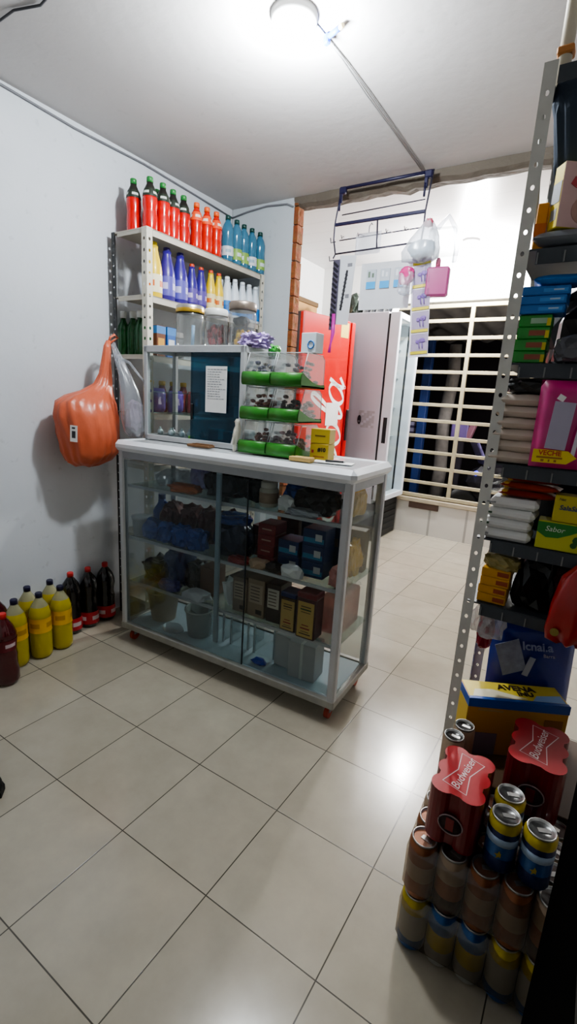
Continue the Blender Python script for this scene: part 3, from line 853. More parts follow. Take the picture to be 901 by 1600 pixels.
for v in (.012, CD - .012): b.box((CL / 2, v, .092), (CL + .004, .026, .034), 0, .003)
for u in (.012, CL - .012): b.box((u, CD / 2, .092), (.026, CD + .004, .034), 0, .003)
part(t, 'bottom_frame', b, mat('scuffed_aluminium', '9b9a94', .5, .4, .25, 20))
part(t, 'floor_panel', MB().box((CL / 2, CD / 2, .098), (CL - .05, CD - .05, .008)), mat('pale_blue_board', '9fb0b8', .4, 0, .15, 8))
SHZ = (.822, .560, .325)
for z in SHZ:
    s = part(t, 'shelf', MB().box((CL / 2, CD / 2 + .01, z), (CL - .045, CD - .05, .006)), glass('shelf_glass', 'dfe9e6', .05, .05, .10, 'c8d4d4'))
    part(s, 'edge_strip', MB().box((CL / 2, .035, z), (CL - .05, .008, .013)), ALU)
part(t, 'sliding_pane', MB().box((.395, .010, .535), (.72, .004, .83)), GLD)
part(t, 'sliding_pane', MB().box((.965, .018, .535), (.43, .004, .83)), GL)
p = part(t, 'pane_edge', MB().box((.755, .008, .535), (.004, .006, .83)), C('20262a', .3))
for u in (.010, CL - .010):
    part(t, 'side_pane', MB().box((u, CD / 2, .535), (.004, CD - .06, .83)), GL)
part(t, 'rear_door', MB().box((.30, CD - .012, .535), (.56, .004, .83)), GL)
part(t, 'rear_door', MB().box((.90, CD - .02, .535), (.56, .004, .83)), GL)
part(t, 'centre_bar', MB().box((.595, .022, .575), (.026, .012, .81), 0, .003), mat('blue_grey_bar', '8fa0aa', .4, .2))
RUBB = mat('red_castor', '9a3a26', .5)
for u in (.04, CL - .04):
    for v in (.05, CD - .05):
        k = part(t, 'caster', MB().box((u, v, .066), (.03, .03, .018), 0, .002).box((u - .012, v, .046), (.004, .024, .03)).box((u + .012, v, .046), (.004, .024, .03)), ALU_DK)
        part(k, 'wheel', MB().cyl((u, v, .026), .026, .018, 16, axis='x'), RUBB)

Z1, Z2_, Z3, Z0 = .826, .564, .329, .103
def item(u, v, z, rz=0):
    return dict(loc=cw(u, v, z), rz=CTH + rz)
def crump(name, label, cat, u, v, z, s, m, seed, amp=.35, rz=0, sub=3):
    return solo(name, label, cat, MB().crumple((0, 0, s[2] * .40), s, seed, amp, sub, freq=2.5), m, cw(u, v, z), CTH + rz)
FOIL_B = mat('blue_foil', '2d4f9c', .25, .35, .35, 20)
FOIL_S = mat('silver_foil', 'a9acb0', .3, .6, .3, 16)
FOIL_R = mat('red_brown_foil', '5c2a26', .3, .2, .35, 16)
FOIL_DK = mat('dark_brown_bag', '231712', .35, 0, .4, 14)
FOIL_O = mat('orange_wrapper', 'b8642c', .35, 0, .3, 14)
CBAG = glass('crinkled_clear_bag', 'e6eaee', .12, .2, .18, 'c8ccd4')
# top shelf of the counter
def sbag(name, label, cat, u, v, z, s, m, seed, rz=0): return crump(name, label, cat, u, v, z, s, m, seed, .32, rz)
sbag('clear_bag', 'crumpled clear plastic bag at the far end of the counter top shelf', 'bag', .20, .17, Z1, (.17, .13, .09), CBAG, 3)
sbag('clear_bag', 'small crinkled purple-tinted clear bag beside the brown flap', 'bag', .345, .21, Z1, (.10, .10, .13), glass('violet_bag', 'b9b4d8', .12, .2, .18, '9c98c0'), 4)
sbag('snack_wrapper', 'orange snack wrapper lying flat on the counter top shelf', 'wrapper', .345, .09, Z1, (.18, .08, .045), FOIL_O, 5)
solo('cardboard_flap', 'upright brown cardboard sheet standing on the counter top shelf', 'cardboard', MB().box((0, 0, .065), (.12, .02, .13), 0, .002, ry=.1), CARD, cw(.42, .26, Z1), CTH)
sbag('black_bag', 'black plastic bag slumped beside the centre bar on the top shelf', 'bag', .54, .17, Z1, (.20, .16, .155), BLACKBAG, 6)
sbag('black_bag', 'smaller black bag between the centre bar and the white jar', 'bag', .685, .20, Z1, (.12, .13, .12), BLACKBAG, 8)
t = thing('jar', 'white screw-top jar with a worn label on the counter top shelf', 'jar', **item(.785, .12, Z1))
part(t, 'jar_body', MB().lathe([(.036, 0), (.041, .006), (.041, .072), (.034, .082)], seg=20), mat('cream_jar', 'c9c0b0', .45))
part(t, 'lid', MB().lathe([(.034, .08), (.036, .082), (.036, .104), (.033, .107)], seg=20), C('d6d0c4', .4))
part(t, 'label', MB().lathe([(.0418, .018), (.0418, .062)], seg=20), mat('worn_label', 'a88f78', .6, 0, .4, 30))
sbag('foil_bag', 'shiny blue foil bag behind the white jar', 'bag', .87, .22, Z1, (.11, .10, .12), FOIL_B, 9)
solo('paper_scrap', 'torn white paper scrap leaning beside the dark brown bag', 'paper', MB().crumple((0, 0, .028), (.08, .05, .07), 12, .5, 2), PAPER, cw(.895, .09, Z1), CTH)
sbag('brown_bag', 'dark brown crumpled bag near the end of the counter top shelf', 'bag', 1.0, .15, Z1, (.19, .15, .115), FOIL_DK, 14)
sbag('foil_scrap', 'flat silver foil scrap in front of the dark brown bag', 'foil', .985, .065, Z1, (.15, .06, .035), FOIL_S, 15)
YB2 = mat('yellow_snack_bag', 'c79a14', .35, 0, .4, 25)
sbag('snack_bag', 'yellow snack bag standing against the counter end pane', 'bag', 1.13, .24, Z1, (.07, .12, .13), YB2, 16)
# second shelf
t = thing('jug', 'blue plastic jug at the far end of the second counter shelf', 'jug', **item(.07, .22, Z2_))
part(t, 'jug_body', MB().lathe([(.04, 0), (.045, .01), (.045, .11), (.02, .15), (.018, .17)], seg=16), C('1d3f9a', .35))
part(t, 'cap', MB().cyl((0, 0, .182), .019, .024, 12), C('16307a', .4))
part(t, 'handle', MB().tube([(.02, 0, .155), (.06, 0, .14), (.06, 0, .08), (.044, 0, .06)], .007), C('1d3f9a', .35))
t = thing('tub', 'translucent white tub in front of the blue jug', 'tub', **item(.055, .09, Z2_))
part(t, 'tub_body', MB().lathe([(.036, 0), (.043, .085), (.045, .088)], seg=18), C('a9adad', .45))
part(t, 'lid', MB().lathe([(.046, .086), (.047, .098), (.03, .1)], seg=18), C('b9bdbd', .45))
for i, (u, v, c, z, s) in enumerate([(.17, .20, FOIL_R, Z2_, 21), (.28, .22, FOIL_R, Z2_, 22), (.40, .22, FOIL_R, Z2_, 23), (.50, .23, FOIL_R, Z2_, 24)]):
    sbag('snack_bag', f'{ORD[i]} dark red snack bag from the blue jug on the second counter shelf', 'bag', u, v, z, (.12, .12, .19), c, s)
for i, (u, s) in enumerate([(.14, 31), (.235, 32), (.33, 33), (.425, 34)]):
    sbag('snack_bag', f'{ORD[i]} blue packet from the tub in the front row of the second shelf', 'bag', u, .09, Z2_, (.11, .08, .11), FOIL_B, s)
sbag('foil_bag', 'glossy blue and dark bag right behind the centre bar on the second shelf', 'bag', .60, .14, Z2_, (.18, .15, .19), mat('navy_foil', '1c2340', .25, .2, .5, 24), 36)
sbag('foil_bag', 'crinkled bright blue wrapper on top of the dark bag at the centre bar', 'wrapper', .60, .13, .715, (.17, .12, .05), FOIL_B, 37)
sbag('snack_wrapper', 'red and white wrapper lying before the dark red boxes', 'wrapper', .69, .06, Z2_, (.11, .06, .035), mat('red_wrapper', '8c2c2a', .35, 0, .4, 20), 38)
k = 0
for i in range(4):
    carton('tea_box', f'{["lowest", "second", "third", "topmost"][i]} dark red box of the stack on the second counter shelf', 'box', (.085, .10, .047), '7a1f24', cw(.80, .14, Z2_ + i * .048), CTH + (.02, -.03, .01, .03)[i], 'stacked dark red boxes', (0, .5, .55, .12, 'b09080'))
for i in range(3):
    carton('tea_box', f'{["lowest", "middle", "topmost"][i]} dark red box in the half-hidden stack behind the first', 'box', (.085, .09, .047), '5e181c', cw(.70, .24, Z2_ + i * .048), CTH, 'rear stack of dark red boxes')
for j, (u, n) in enumerate([(.905, 2), (1.02, 3)]):
    for i in range(n):
        carton('medicine_box', f'{["lower", "upper"][i] if n == 2 else ["lowest", "middle", "topmost"][i]} navy box in the {["narrower stack beside the red boxes", "taller stack at the counter end"][j]}', 'box', (.10, .10, .068), '1d3260', cw(u, .15, Z2_ + i * .069), CTH + (.03, -.02, .02)[i], 'stacked navy boxes', (0, .32, .9, .3, '3d7ca0'), None)
for o in [o for o in bpy.data.objects if o.name.startswith('medicine_box')]:
    part(o, 'white_sticker', MB().box((.022, -.0512, .036), (.03, .0006, .028)), PAPER2)
sbag('snack_bag', 'olive and yellow snack bag pressed against the end pane of the second shelf', 'bag', 1.135, .25, Z2_, (.06, .13, .17), YB2, 41)
sbag('paper_scrap', 'red and white paper packet propped against the counter end pane', 'paper', 1.14, .10, Z2_, (.06, .09, .09), mat('pink_paper', 'c8867c', .5, 0, .4, 18), 42)
for i, u in enumerate((.80, .865, .93, .995)):
    place(bottle_meshes(.12, .026, BLACK, C('2a2a2c', .4), C(('3a3a3e', '6a2a2a', '2a3a5a', '3a3a3e')[i], .5), (.2, .6), 'talc', cap_r=.012), 'small_bottle', f'{ORD[i]} black bottle in the rear row of the counter top shelf', 'bottle', cw(u, .32, Z1), 0, 'black bottles at the back of the counter')
for i, (u, c) in enumerate([(.80, '4a181c'), (.91, '16264a'), (1.02, '1a2c54'), (1.12, '5a4a1c')]):
    carton('storage_box', f'{ORD[i]} tall dark box in the rear row of the second counter shelf', 'box', (.095, .06, .185), c, cw(u, .315, Z2_), CTH + .02 * i, 'tall dark boxes at the back of the counter', (0, .6, .6, .2, '5a4a4a'))
# third shelf
sbag('black_bag', 'dark crumpled bag at the far end of the third counter shelf', 'bag', .125, .16, Z3, (.16, .16, .13), BLACKBAG, 51)
sbag('foil_bag', 'dull blue bag standing upright on the third counter shelf', 'bag', .24, .18, Z3, (.15, .12, .21), mat('dull_blue_bag', '2a3a6c', .35, 0, .3, 14), 52)
sbag('foil_bag', 'violet foil packet in front of the dull blue bag', 'bag', .27, .07, Z3, (.12, .06, .06), mat('violet_foil', '5a5490', .3, .3, .3, 16), 53)
sbag('brown_bag', 'dark brown packet beside the violet foil on the third shelf', 'bag', .36, .18, Z3, (.11, .12, .15), FOIL_DK, 54)
carton('cardboard_box', 'small plain brown box left of the centre bar on the third shelf', 'box', (.085, .09, .14), '6a4c3a', cw(.455, .17, Z3), CTH)
solo('paper_scrap', 'white folded leaflet standing just past the centre bar', 'paper', MB().crumple((0, 0, .055), (.06, .05, .13), 61, .5, 2), PAPER, cw(.60, .12, Z3), CTH)
solo('paper_scrap', 'pale crumpled wrapper lying by the foot of the centre bar', 'paper', MB().crumple((0, 0, .022), (.15, .07, .05), 62, .5, 2), PAPER2, cw(.45, .06, Z3), CTH)
KB = '8f7c66'
for i, (u, c, w, h, lb) in enumerate([(.685, '8a7a68', .075, .165, 'grey-brown carton with printed panel, first of the row on the third shelf'), (.775, '94806a', .088, .175, 'tan carton with printed panel beside the grey-brown one'), (.862, '3e2f2a', .07, .175, 'dark carton with white printed panel next to the tin boxes')]):
    cc = carton('printed_carton', lb, 'box', (w, .10, h), c, cw(u, .12, Z3), CTH + (.05, -.02, .03)[i], None, (0, .62, .8, .5, 'b3a48e' if i < 2 else 'c4bcae'), None)
    for q in range(5):
        part(cc, 'printed_line', MB().box((-.004, -.0512, h * (.45 + .085 * q)), (w * .55, .0006, .004)), C('5a4a40', .6))
    part(cc, 'barcode', MB().box((w * .2, -.0512, h * .15), (w * .35, .0006, h * .12)), C('3c322c', .6))
# two tins with coloured lids
for i, (u, v, c, lid, lb) in enumerate([(.955, .075, 'b89c5e', '28305e', 'cream tin with a navy lid standing in front of the cartons'), (1.047, .06, 'c0a25c', '6e2126', 'larger cream tin with a dark red lid at the counter end')]):
    w, h = ((.074, .172), (.086, .20))[i]
    t = thing('tin', lb, 'tin', **item(u, v, Z3))
    part(t, 'tin_body', MB().box((0, 0, h * .44), (w, .075, h * .88), 0, .004), C('4c2024' if i else '4a3626', .4))
    part(t, 'front_label', MB().box((0, -.0382, h * .42), (w * .84, .001, h * .76)), C(c, .5))
    part(t, 'lid', MB().box((0, 0, h * .93), (w * 1.02, .078, h * .13), 0, .004), C(lid, .35))
    for q, (zz_, ww_, hh_, cc_) in enumerate([(.70, .52, .022, '5a4428'), (.64, .56, .030, '3c4a24' if i else '4a3824'), (.58, .50, .014, '5a4428'), (.30, .36, .020, '8a2a22'), (.23, .48, .030, '8a2420'), (.16, .42, .014, '5a4428'), (.11, .60, .024, '4a3424')]):
        part(t, 'printed_line', MB().box((0, -.0389, h * zz_), (w * ww_, .0006, h * hh_)), C(cc_, .6))
solo('paper_scrap', 'torn brown and white paper lying on the shelf above the tan carton', 'paper', MB().crumple((0, 0, .02), (.10, .07, .05), 71, .5, 2), mat('tan_paper', 'b59a80', .7), cw(.79, .06, Z2_), CTH)
solo('paper_scrap', 'white crumpled paper lying on the shelf above the tins', 'paper', MB().crumple((0, 0, .022), (.09, .06, .055), 72, .5, 2), PAPER, cw(.955, .06, Z2_), CTH)
solo('foil_scrap', 'dark brown wrapper between the two paper scraps on the second shelf', 'wrapper', MB().crumple((0, 0, .02), (.09, .06, .05), 73, .4, 2), FOIL_DK, cw(.87, .06, Z2_), CTH)
t = thing('plastic_box', 'clear pinkish plastic box at the counter end on the third shelf', 'box', **item(1.115, .22, Z3))
part(t, 'box_body', MB().box((0, 0, .085), (.09, .20, .17), 0, .008), glass('pink_box', 'd8b8b4', .1, .15, .3, 'b88a86'))
part(t, 'lid', MB().box((0, 0, .176), (.094, .204, .018), 0, .006), CLEAR)
# counter floor
def pail(name, label, u, v, r0, r1, h, m):
    t = thing(name, label, 'bucket', **item(u, v, Z0))
    part(t, 'bucket_body', MB().lathe([(r0, 0), (r1, h), (r1 + .004, h), (r1 + .004, h - .01), (r1 - .004, h - .004), (r0 - .004, .006), (0, .005)], seg=24), m)
    part(t, 'handle', MB().tube([((r1 + .004) * math.cos(a), (r1 + .004) * math.sin(a) * .5 - .01, h - .01 - .05 * math.sin(a)) for a in [PI * k / 10 for k in range(11)]], .002, 5), ALU_DK)
    return t
pail('bucket', 'beige plastic bucket at the far end of the counter floor', .13, .17, .062, .085, .165, C('a89a84', .5))
pail('bucket', 'white plastic bucket left of the centre bar on the counter floor', .40, .14, .055, .07, .14, C('b8bcba', .45))
solo('paper_scrap', 'flattened grey plastic cup lying before the white bucket', 'cup', MB().crumple((0, 0, .018), (.12, .07, .045), 81, .3, 2), CBAG, cw(.28, .08, Z0), CTH)
for i, (u, w, h, lb) in enumerate([(.50, .09, .15, 'clear acrylic box just before the centre bar on the counter floor'), (.64, .10, .14, 'clear acrylic box just past the centre bar on the counter floor'), (.78, .11, .15, 'clear acrylic box in the middle of the long counter floor bay')]):
    t = thing('acrylic_box', lb, 'box', **item(u, .22, Z0))
    b = MB()
    for q in ((-w / 2, 0, .003, .14), (w / 2, 0, .003, .14)): b.box((q[0], q[1], h / 2), (q[2], q[3], h))
    for q in (-.07, .07): b.box((0, q, h / 2), (w, .003, h))
    part(t, 'box_body', b, GL)
    part(t, 'corner_strip', MB().box((w / 2, -.07, h / 2), (.008, .008, h)).box((-w / 2, -.07, h / 2), (.008, .008, h)), C('a8b4b8', .3))
solo('pen', 'blue plastic wrapper lying on the counter floor by the acrylic box', 'wrapper', MB().crumple((0, 0, .012), (.07, .04, .03), 84, .4, 2), C('2440a8', .35), cw(.80, .08, Z0), CTH)
t = carton('white_carton', 'plain white carton on the counter floor under the tins', 'box', (.125, .10, .165), 'a9abab', cw(1.01, .13, Z0), CTH + .05)
part(t, 'tape', MB().box((.0, -.0505, .0825), (.012, .0012, .165)).box((0, 0, .1655), (.012, .1, .0012)), C('c6c8c6', .3))
carton('white_carton', 'narrow pale carton beside the plain white one on the counter floor', 'box', (.09, .10, .15), 'b3b5b5', cw(.90, .17, Z0), CTH - .04)

# ------------------------------------------------------------------ small showcase standing on the counter
TZ = CH + .0015
def cwb(u, v): return cw(u, v, TZ)
SW, SD, SH = .592, .215, .442
s0 = cw(.012, .16, TZ)
t = thing('small_showcase', 'small glass showcase with grey frame standing on the counter', 'display case', s0, CTH)
b = MB()
for x in (.010, SW - .010):
    for y in (.010, SD - .010): b.box((x, y, SH / 2), (.022, .022, SH), 0, .002)
for y in (.010, SD - .010):
    b.box((SW / 2, y, SH - .014), (SW, .022, .030), 0, .002); b.box((SW / 2, y, .012), (SW, .022, .024), 0, .002)
for x in (.010, SW - .010):
    b.box((x, SD / 2, SH - .014), (.022, SD, .030), 0, .002); b.box((x, SD / 2, .012), (.022, SD, .024), 0, .002)
part(t, 'case_frame', b, ALU)
part(t, 'top_panel', MB().box((SW / 2, SD / 2, SH - .004), (SW - .01, SD - .01, .007)), mat('case_top', 'b4b8ba', .35))
part(t, 'floor_panel', MB().box((SW / 2, SD / 2, .018), (SW - .03, SD - .03, .006)), C('6f7a80', .4))
for z in (.13, .23):
    part(t, 'shelf', MB().box((SW / 2, SD / 2 + .01, z), (SW - .05, SD - .05, .005)), glass('green_edge_glass', 'd5e6df', .06, .05, .12, 'a8c4bc'))
part(t, 'clear_pane', MB().box((.16, .004, SH / 2), (.28, .003, SH - .05)), GL)
pn_ = part(t, 'blue_pane', MB().box((.435, .009, SH / 2), (.29, .003, SH - .05)), GLB)
part(pn_, 'pull', MB().box((.302, .004, .15), (.012, .008, .075), 0, .003), BLACK)
part(t, 'rear_pane', MB().box((SW / 2, SD - .006, SH / 2), (SW - .05, .003, SH - .05)), GL)
for x in (.006, SW - .006): part(t, 'side_pane', MB().box((x, SD / 2, SH / 2), (.003, SD - .05, SH - .05)), GL)
# handwritten list stuck on the blue pane
q = cw(.012 + .445, .16 - .0015, TZ + .255)
t = thing('handwritten_list', 'handwritten white paper list taped on the blue showcase pane', 'paper', q, CTH)
part(t, 'sheet', MB().box((0, 0, 0), (.118, .0012, .20), rx=0), PAPER)
rng = random.Random(5)
b = MB()
for i in range(15):
    x = -.048
    zl = .086 - i * .0105
    if i > 12: continue
    while x < (.02 if i % 4 else .045):
        wl = rng.uniform(.006, .016)
        b.box((x + wl / 2, -.0009, zl), (wl, .0004, .0022)); x += wl + .004
part(t, 'handwriting', b, C('6a6e78', .7))
# trinkets inside it
BALL = mat('clear_marble', 'b8c4c8', .1, .2, .4, 20, coat=.6)
rng = random.Random(8)
for i in range(7):
    p = cw(.06 + i * .038, .16 + .06 + rng.uniform(-.015, .05), TZ + .0215)
    solo('glass_trinket', f'{ORD[i]} shiny glass trinket along the floor of the clear showcase half', 'trinket', MB().lathe([(.004, 0), (.012, .003), (.016, .014), (.012, .025), (.005, .03), (.007, .036), (0, .04)], seg=12), BALL, p, 0, 'trinkets on the showcase floor')
solo('lime_cap', 'lime green plastic cap lying on the showcase floor', 'bottle_cap', MB().lathe([(.014, 0), (.015, .002), (.015, .012), (.012, .015)], seg=14), C('7fc832', .4), cw(.29, .19, TZ + .0215), 0)  # a loose lime green bottle cap
for i, (u, z, c) in enumerate([(.36, .0215, '8fb4c0'), (.45, .0215, '7aa0b4'), (.54, .0215, '9cc0c8'), (.37, .133, 'a8c4d0'), (.45, .133, '6f94ac'), (.37, .233, '8fb0c8')]):
    carton('stationery_box', f'{ORD[i]} pale box seen dimly behind the blue showcase pane', 'box', (.06, .05, (.05, .045, .06, .06, .05, .07)[i]), c, cw(u, .29, TZ + z), CTH, 'boxes behind the blue pane')
# things lying before it
solo('notebook', 'thin brown leather notebook lying before the showcase on the counter', 'notebook', MB().box((0, 0, .006), (.12, .05, .012), 0, .003).box((.01, .002, .0135), (.09, .03, .003)), mat('brown_leather', '6a4a2c', .6), cwb(.42, .105), CTH + .06)
t = thing('bird_figurine', 'white bird figurine clinging beside the lowest green candy bin', 'figurine', cwb(.612, .105), CTH)
b = MB().loft([[(x + r * math.cos(a), y + r * .8 * math.sin(a), z) for a in [2 * PI * k / 12 for k in range(12)]] for (x, y, z, r) in [(-.008, 0, .0, .004), (-.006, 0, .02, .007), (-.002, 0, .045, .012), (.004, 0, .07, .018), (.008, 0, .095, .017), (.010, 0, .110, .012), (.009, -.001, .12, .012), (.008, -.001, .131, .0115), (.007, 0, .139, .006)]])
part(t, 'bird_body', b, C('d9d5c6', .5))
part(t, 'wing', MB().loft([[(x + .004 * math.cos(a), -.012 + .003 * math.sin(a), z + 0) for a in [2 * PI * k / 8 for k in range(8)]] for x, z in [(-.004, .03), (0, .06), (.006, .095)]]), C('c4bfae', .5))
part(t, 'beak', MB().lathe([(.004, 0), (0, .009)], (.0, 0, 0), 8).xf(Matrix.Translation((-.003, 0, .126)) @ Matrix.Rotation(-PI / 2, 4, 'Y')), C('a8a08c', .5))
solo('paper_tag', 'small folded white tag between the showcase and the bird figurine', 'tag', MB().box((0, 0, .045), (.03, .002, .05), ry=.3).box((0, 0, .01), (.02, .002, .02)), PAPER, cwb(.59, .128), CTH)

# ------------------------------------------------------------------ green candy bins, two columns of three
GREEN = mat('green_bin_plastic', '2c741f', .42, 0, .08, 6)
BW, BD, BP = .1385, .20, .1385
def bin_proto():
    t = thing('candy_bin', 'x', 'candy bin', (0, 0, 0), 0)
    w, d = BW, BD
    th = .003
    b = MB()
    # tray: floor, rounded front lip, sides that sweep down to the back
    lip = [(0, .006), (-.006, .012), (-.008, .03), (-.004, .05), (.004, .056)]
    n = 2
    vs = [(-w / 2, y, z) for y, z in lip] + [(w / 2, y, z) for y, z in lip] + [(-w / 2, y + th, z) for y, z in lip] + [(w / 2, y + th, z) for y, z in lip]
    k = len(lip); fs = []
    for i in range(k - 1):
        fs += [(i, i + 1, k + i + 1, k + i), (2 * k + i, 3 * k + i, 3 * k + i + 1, 2 * k + i + 1)]
        fs += [(i, 2 * k + i, 2 * k + i + 1, i + 1), (k + i, k + i + 1, 3 * k + i + 1, 3 * k + i)]
    fs += [(k - 1, 3 * k - 1, 4 * k - 1, 2 * k - 1), (0, k, 3 * k, 2 * k)]
    b.add(vs, fs, 0, True)
    b.box((0, d / 2, .007), (w, d, .006))
    for sx in (-1, 1):
        pr = [(0, .004), (d, .004), (d, .016), (d * .72, .018), (d * .45, .026), (d * .2, .042), (.004, .056), (-.004, .05), (-.008, .03), (-.006, .012)]
        x0, x1 = sx * w / 2, sx * (w / 2 - th)
        m = len(pr)
        b.add([(x0, y, z) for y, z in pr] + [(x1, y, z) for y, z in pr], [(i, (i + 1) % m, m + (i + 1) % m, m + i) for i in range(m)] + [tuple(range(m)), tuple(range(m, 2 * m))])
    b.box((0, d - .002, .011), (w, .004, .018))
    part(t, 'tray', b, GREEN)
    c = MB()
    prof = [(.012, .052), (.045, .134), (d * .86, .134), (d - .006, .12), (d - .003, .016)]
    for i in range(len(prof) - 1):
        (y0, z0), (y1, z1) = prof[i], prof[i + 1]
        hw = w / 2 - .004
        c.add([(-hw, y0, z0), (hw, y0, z0), (hw, y1, z1), (-hw, y1, z1)], [(0, 1, 2, 3)])
    for sx in (-1, 1):
        x = sx * (w / 2 - .004)
        pl = [(.012, .052), (.045, .134), (d * .86, .134), (d - .006, .12), (d - .003, .018), (d * .72, .019), (d * .45, .027), (d * .2, .043)]
        c.add([(x, y, z) for y, z in pl], [tuple(range(len(pl)))])
    part(t, 'cover', c, CLEAR)
    e = MB()
    for sx in (-1, 1):
        x = sx * (w / 2 - .004)
        e.tube([(x, .012, .053), (x, .045, .134), (x, d * .86, .134), (x, d - .006, .12), (x, d - .003, .018)], .0016, 5)
    e.tube([(-w / 2 + .004, .045, .134), (w / 2 - .004, .045, .134)], .0014, 5)
    part(t, 'cover_edge', e, mat('clear_plastic_edge', 'c4c8cc', .2))
    return t
proto = bin_proto()
fill = [('8a5a48', '5b2f26'), ('8c7a80', 'a88c90'), ('7a3a26', '9a5a3c'), ('6c5a58', '2c2626'), ('6a6258', '3a3a4a'), ('4a4244', '7a5a58')]
base = cw(.634, .09, TZ)
first = True
LVN = ['bottom', 'middle', 'top']
for lv_ in range(3):
    for c_ in range(2):
        p = cw(.712 + c_ * (BW + .0015) + lv_ * .003, .085 + lv_ * .001, TZ + lv_ * BP)
        lb = f'green-lipped candy bin in the {LVN[lv_]} row, {["beside the showcase", "beside the red refrigerator door"][c_]}'
        if first: o = proto; o.location = p; o.rotation_euler = (0, 0, CTH); o['label'] = lb; o['group'] = 'stacked candy bins'; first = False
        else: o = copy_tree(proto, p, CTH, lb, 'stacked candy bins')
        cc = fill[lv_ * 2 + c_]
        rng = random.Random(lv_ * 2 + c_)
        b = MB()
        for q in range(90 if lv_ < 2 else 40):
            b.crumple((rng.uniform(-.052, .052), rng.uniform(.03, BD - .03), .018 + min(.085, abs(rng.gauss(0, .035)))), (.026, .018, .016), q, .3, 1, rng.randint(0, 1), False)
        s = solo('wrapped_candies', f'loose wrapped sweets lying in the {LVN[lv_]} candy bin {["beside the showcase", "nearest the red refrigerator door"][c_]}', 'sweets', b, [C(cc[0], .35), C(cc[1], .35)], p, CTH)
        s['kind'] = 'stuff'
# small cartons beside the bins
t = carton('small_carton', 'white carton with a blue ring logo standing on top of the bins', 'box', (.07, .055, .075), 'ccd3d8', cw(.905, .195, TZ + 3 * BP - .001), CTH - .1)
part(t, 'ring_logo', MB().tube([(.012 + .014 * math.cos(a), -.028, .03 + .014 * math.sin(a)) for a in [2 * PI * q / 20 for q in range(20)]], .003, 6, closed=True), C('3a78b8', .4))
for i in range(2):
    t = carton('glue_carton', f'{["lower", "upper"][i]} mustard yellow carton of two stacked beside the candy bins', 'box', (.082, .06, .066 if i == 0 else .058), 'a8902c' if i == 0 else 'ad962e', cw(.985, .19, TZ + (0 if i == 0 else .067)), CTH + (.0, .04)[i], 'mustard cartons')
    if i == 0:
        text('#10', .022, C('1c1a16'), t, (.012, -.0312, .042), (PI / 2, 0, 0), bold=.001)
        part(t, 'printed_line', MB().box((0, -.0303, .014), (.05, .0006, .006)), C('8a5a14', .5))
        part(t, 'red_mark', MB().box((-.028, -.0305, .034), (.010, .0006, .012), rz=0), C('8a2a2c', .4))
    else:
        part(t, 'printed_line', MB().box((0, -.0303, .03), (.045, .0006, .006)), C('6a5214', .5))
solo('wooden_block', 'flat beige wooden block lying before the mustard cartons', 'block', MB().box((0, 0, .0085), (.092, .045, .017), 0, .002), mat('beige_wood', 'b8995e', .6), cwb(.955, .075), CTH + .05)
t = thing('pen', 'black pen lying on a white card at the counter corner', 'pen', cw(1.07, .13, TZ + .0026), CTH + .5)
part(t, 'barrel', MB().cyl((0, 0, .005), .0045, .07, 8, axis='x'), C('2a2c30', .4))
part(t, 'tip', MB().lathe([(.0045, 0), (.001, .012)], (.035, 0, .005), 8, axis='x'), ALU)
solo('white_card', 'white paper card lying flat at the counter corner', 'card', MB().box((0, 0, .001), (.16, .07, .002)), PAPER, cwb(1.06, .14), CTH + .2)

# ------------------------------------------------------------------ jars on the showcase
JZ = TZ + SH + .0005
JARG = glass('jar_plastic', 'eceeee', .10, .06, .10, 'd8dcdc')
def jar(label, u, v, r, h, lid, z, lidm2=None):
    t = thing('candy_jar', label, 'jar', cw(u, v, z), CTH)
    part(t, 'jar_body', MB().lathe([(r * .85, 0), (r * .96, .006), (r, h * .12), (r * .95, h * .45), (r, h * .7), (r * .92, h * .8), (r * .88, h * .83)], seg=26), JARG)
    l = part(t, 'lid', MB().lathe([(r * .97, h * .815), (r * .99, h * .83), (r * .99, h * .97), (r * .9, h)], seg=26), lid)
    if lidm2: part(l, 'lid_band', MB().lathe([(r * 1.0, h * .815), (r * 1.01, h * .82), (r * 1.01, h * .90), (r * .99, h * .91)], seg=26), lidm2)
    return t
SILV = mat('silver_lid', 'a8a49e', .3, .7, .15, 10)
GOLD = mat('gold_lid_band', 'b8963c', .3, .6, .15, 10)
V = .25
JU = (.222, .372, .522)
jar('tall clear jar with silver and gold lid, mostly empty, on the showcase', JU[0], V, .066, .186, SILV, JZ, GOLD)
jar('slimmer clear jar of dark red sweets on the showcase', JU[1], V + .005, .054, .165, C('c8c8c4', .35), JZ)
jar('clear jar with brown-silver lid holding yellow packets on the showcase', JU[2], V, .062, .186, mat('brown_silver_lid', '7f746a', .35, .6), JZ)
def sweets(name, label, u, v, z, r, h, cols, n, seed, size):
    rng = random.Random(seed); b = MB()
    for i in range(n):
        a = rng.uniform(0, 2 * PI); q = r * rng.random() ** .5
        b.crumple((q * math.cos(a), q * math.sin(a), size * .5 + rng.random() * h), (size, size * .6, size * 1.5), i, .3, 1, rng.randrange(len(cols)), False)
    s = solo(name, label, 'sweets', b, [C(c, .3) for c in cols], cw(u, v, z)); s['kind'] = 'stuff'
sweets('red_sweets', 'dark red wrapped sweets filling the slimmer jar', JU[1], V + .005, JZ + .008, .034, .07, ('7a1a20', '5a1418', 'a0343a'), 46, 3, .022)
sweets('yellow_packets', 'yellow packets inside the jar with the brown-silver lid', JU[2], V, JZ + .008, .038, .045, ('d8b22c', 'c89a20', '8a6a18'), 34, 4, .022)
solo('blue_straw', 'pale blue stick standing inside the tall clear jar', 'stick', MB().tube([(0, 0, 0), (.004, 0, .09)], .008, 8), C('8ab4d8', .4), cw(JU[0] + .015, V, JZ + .01))
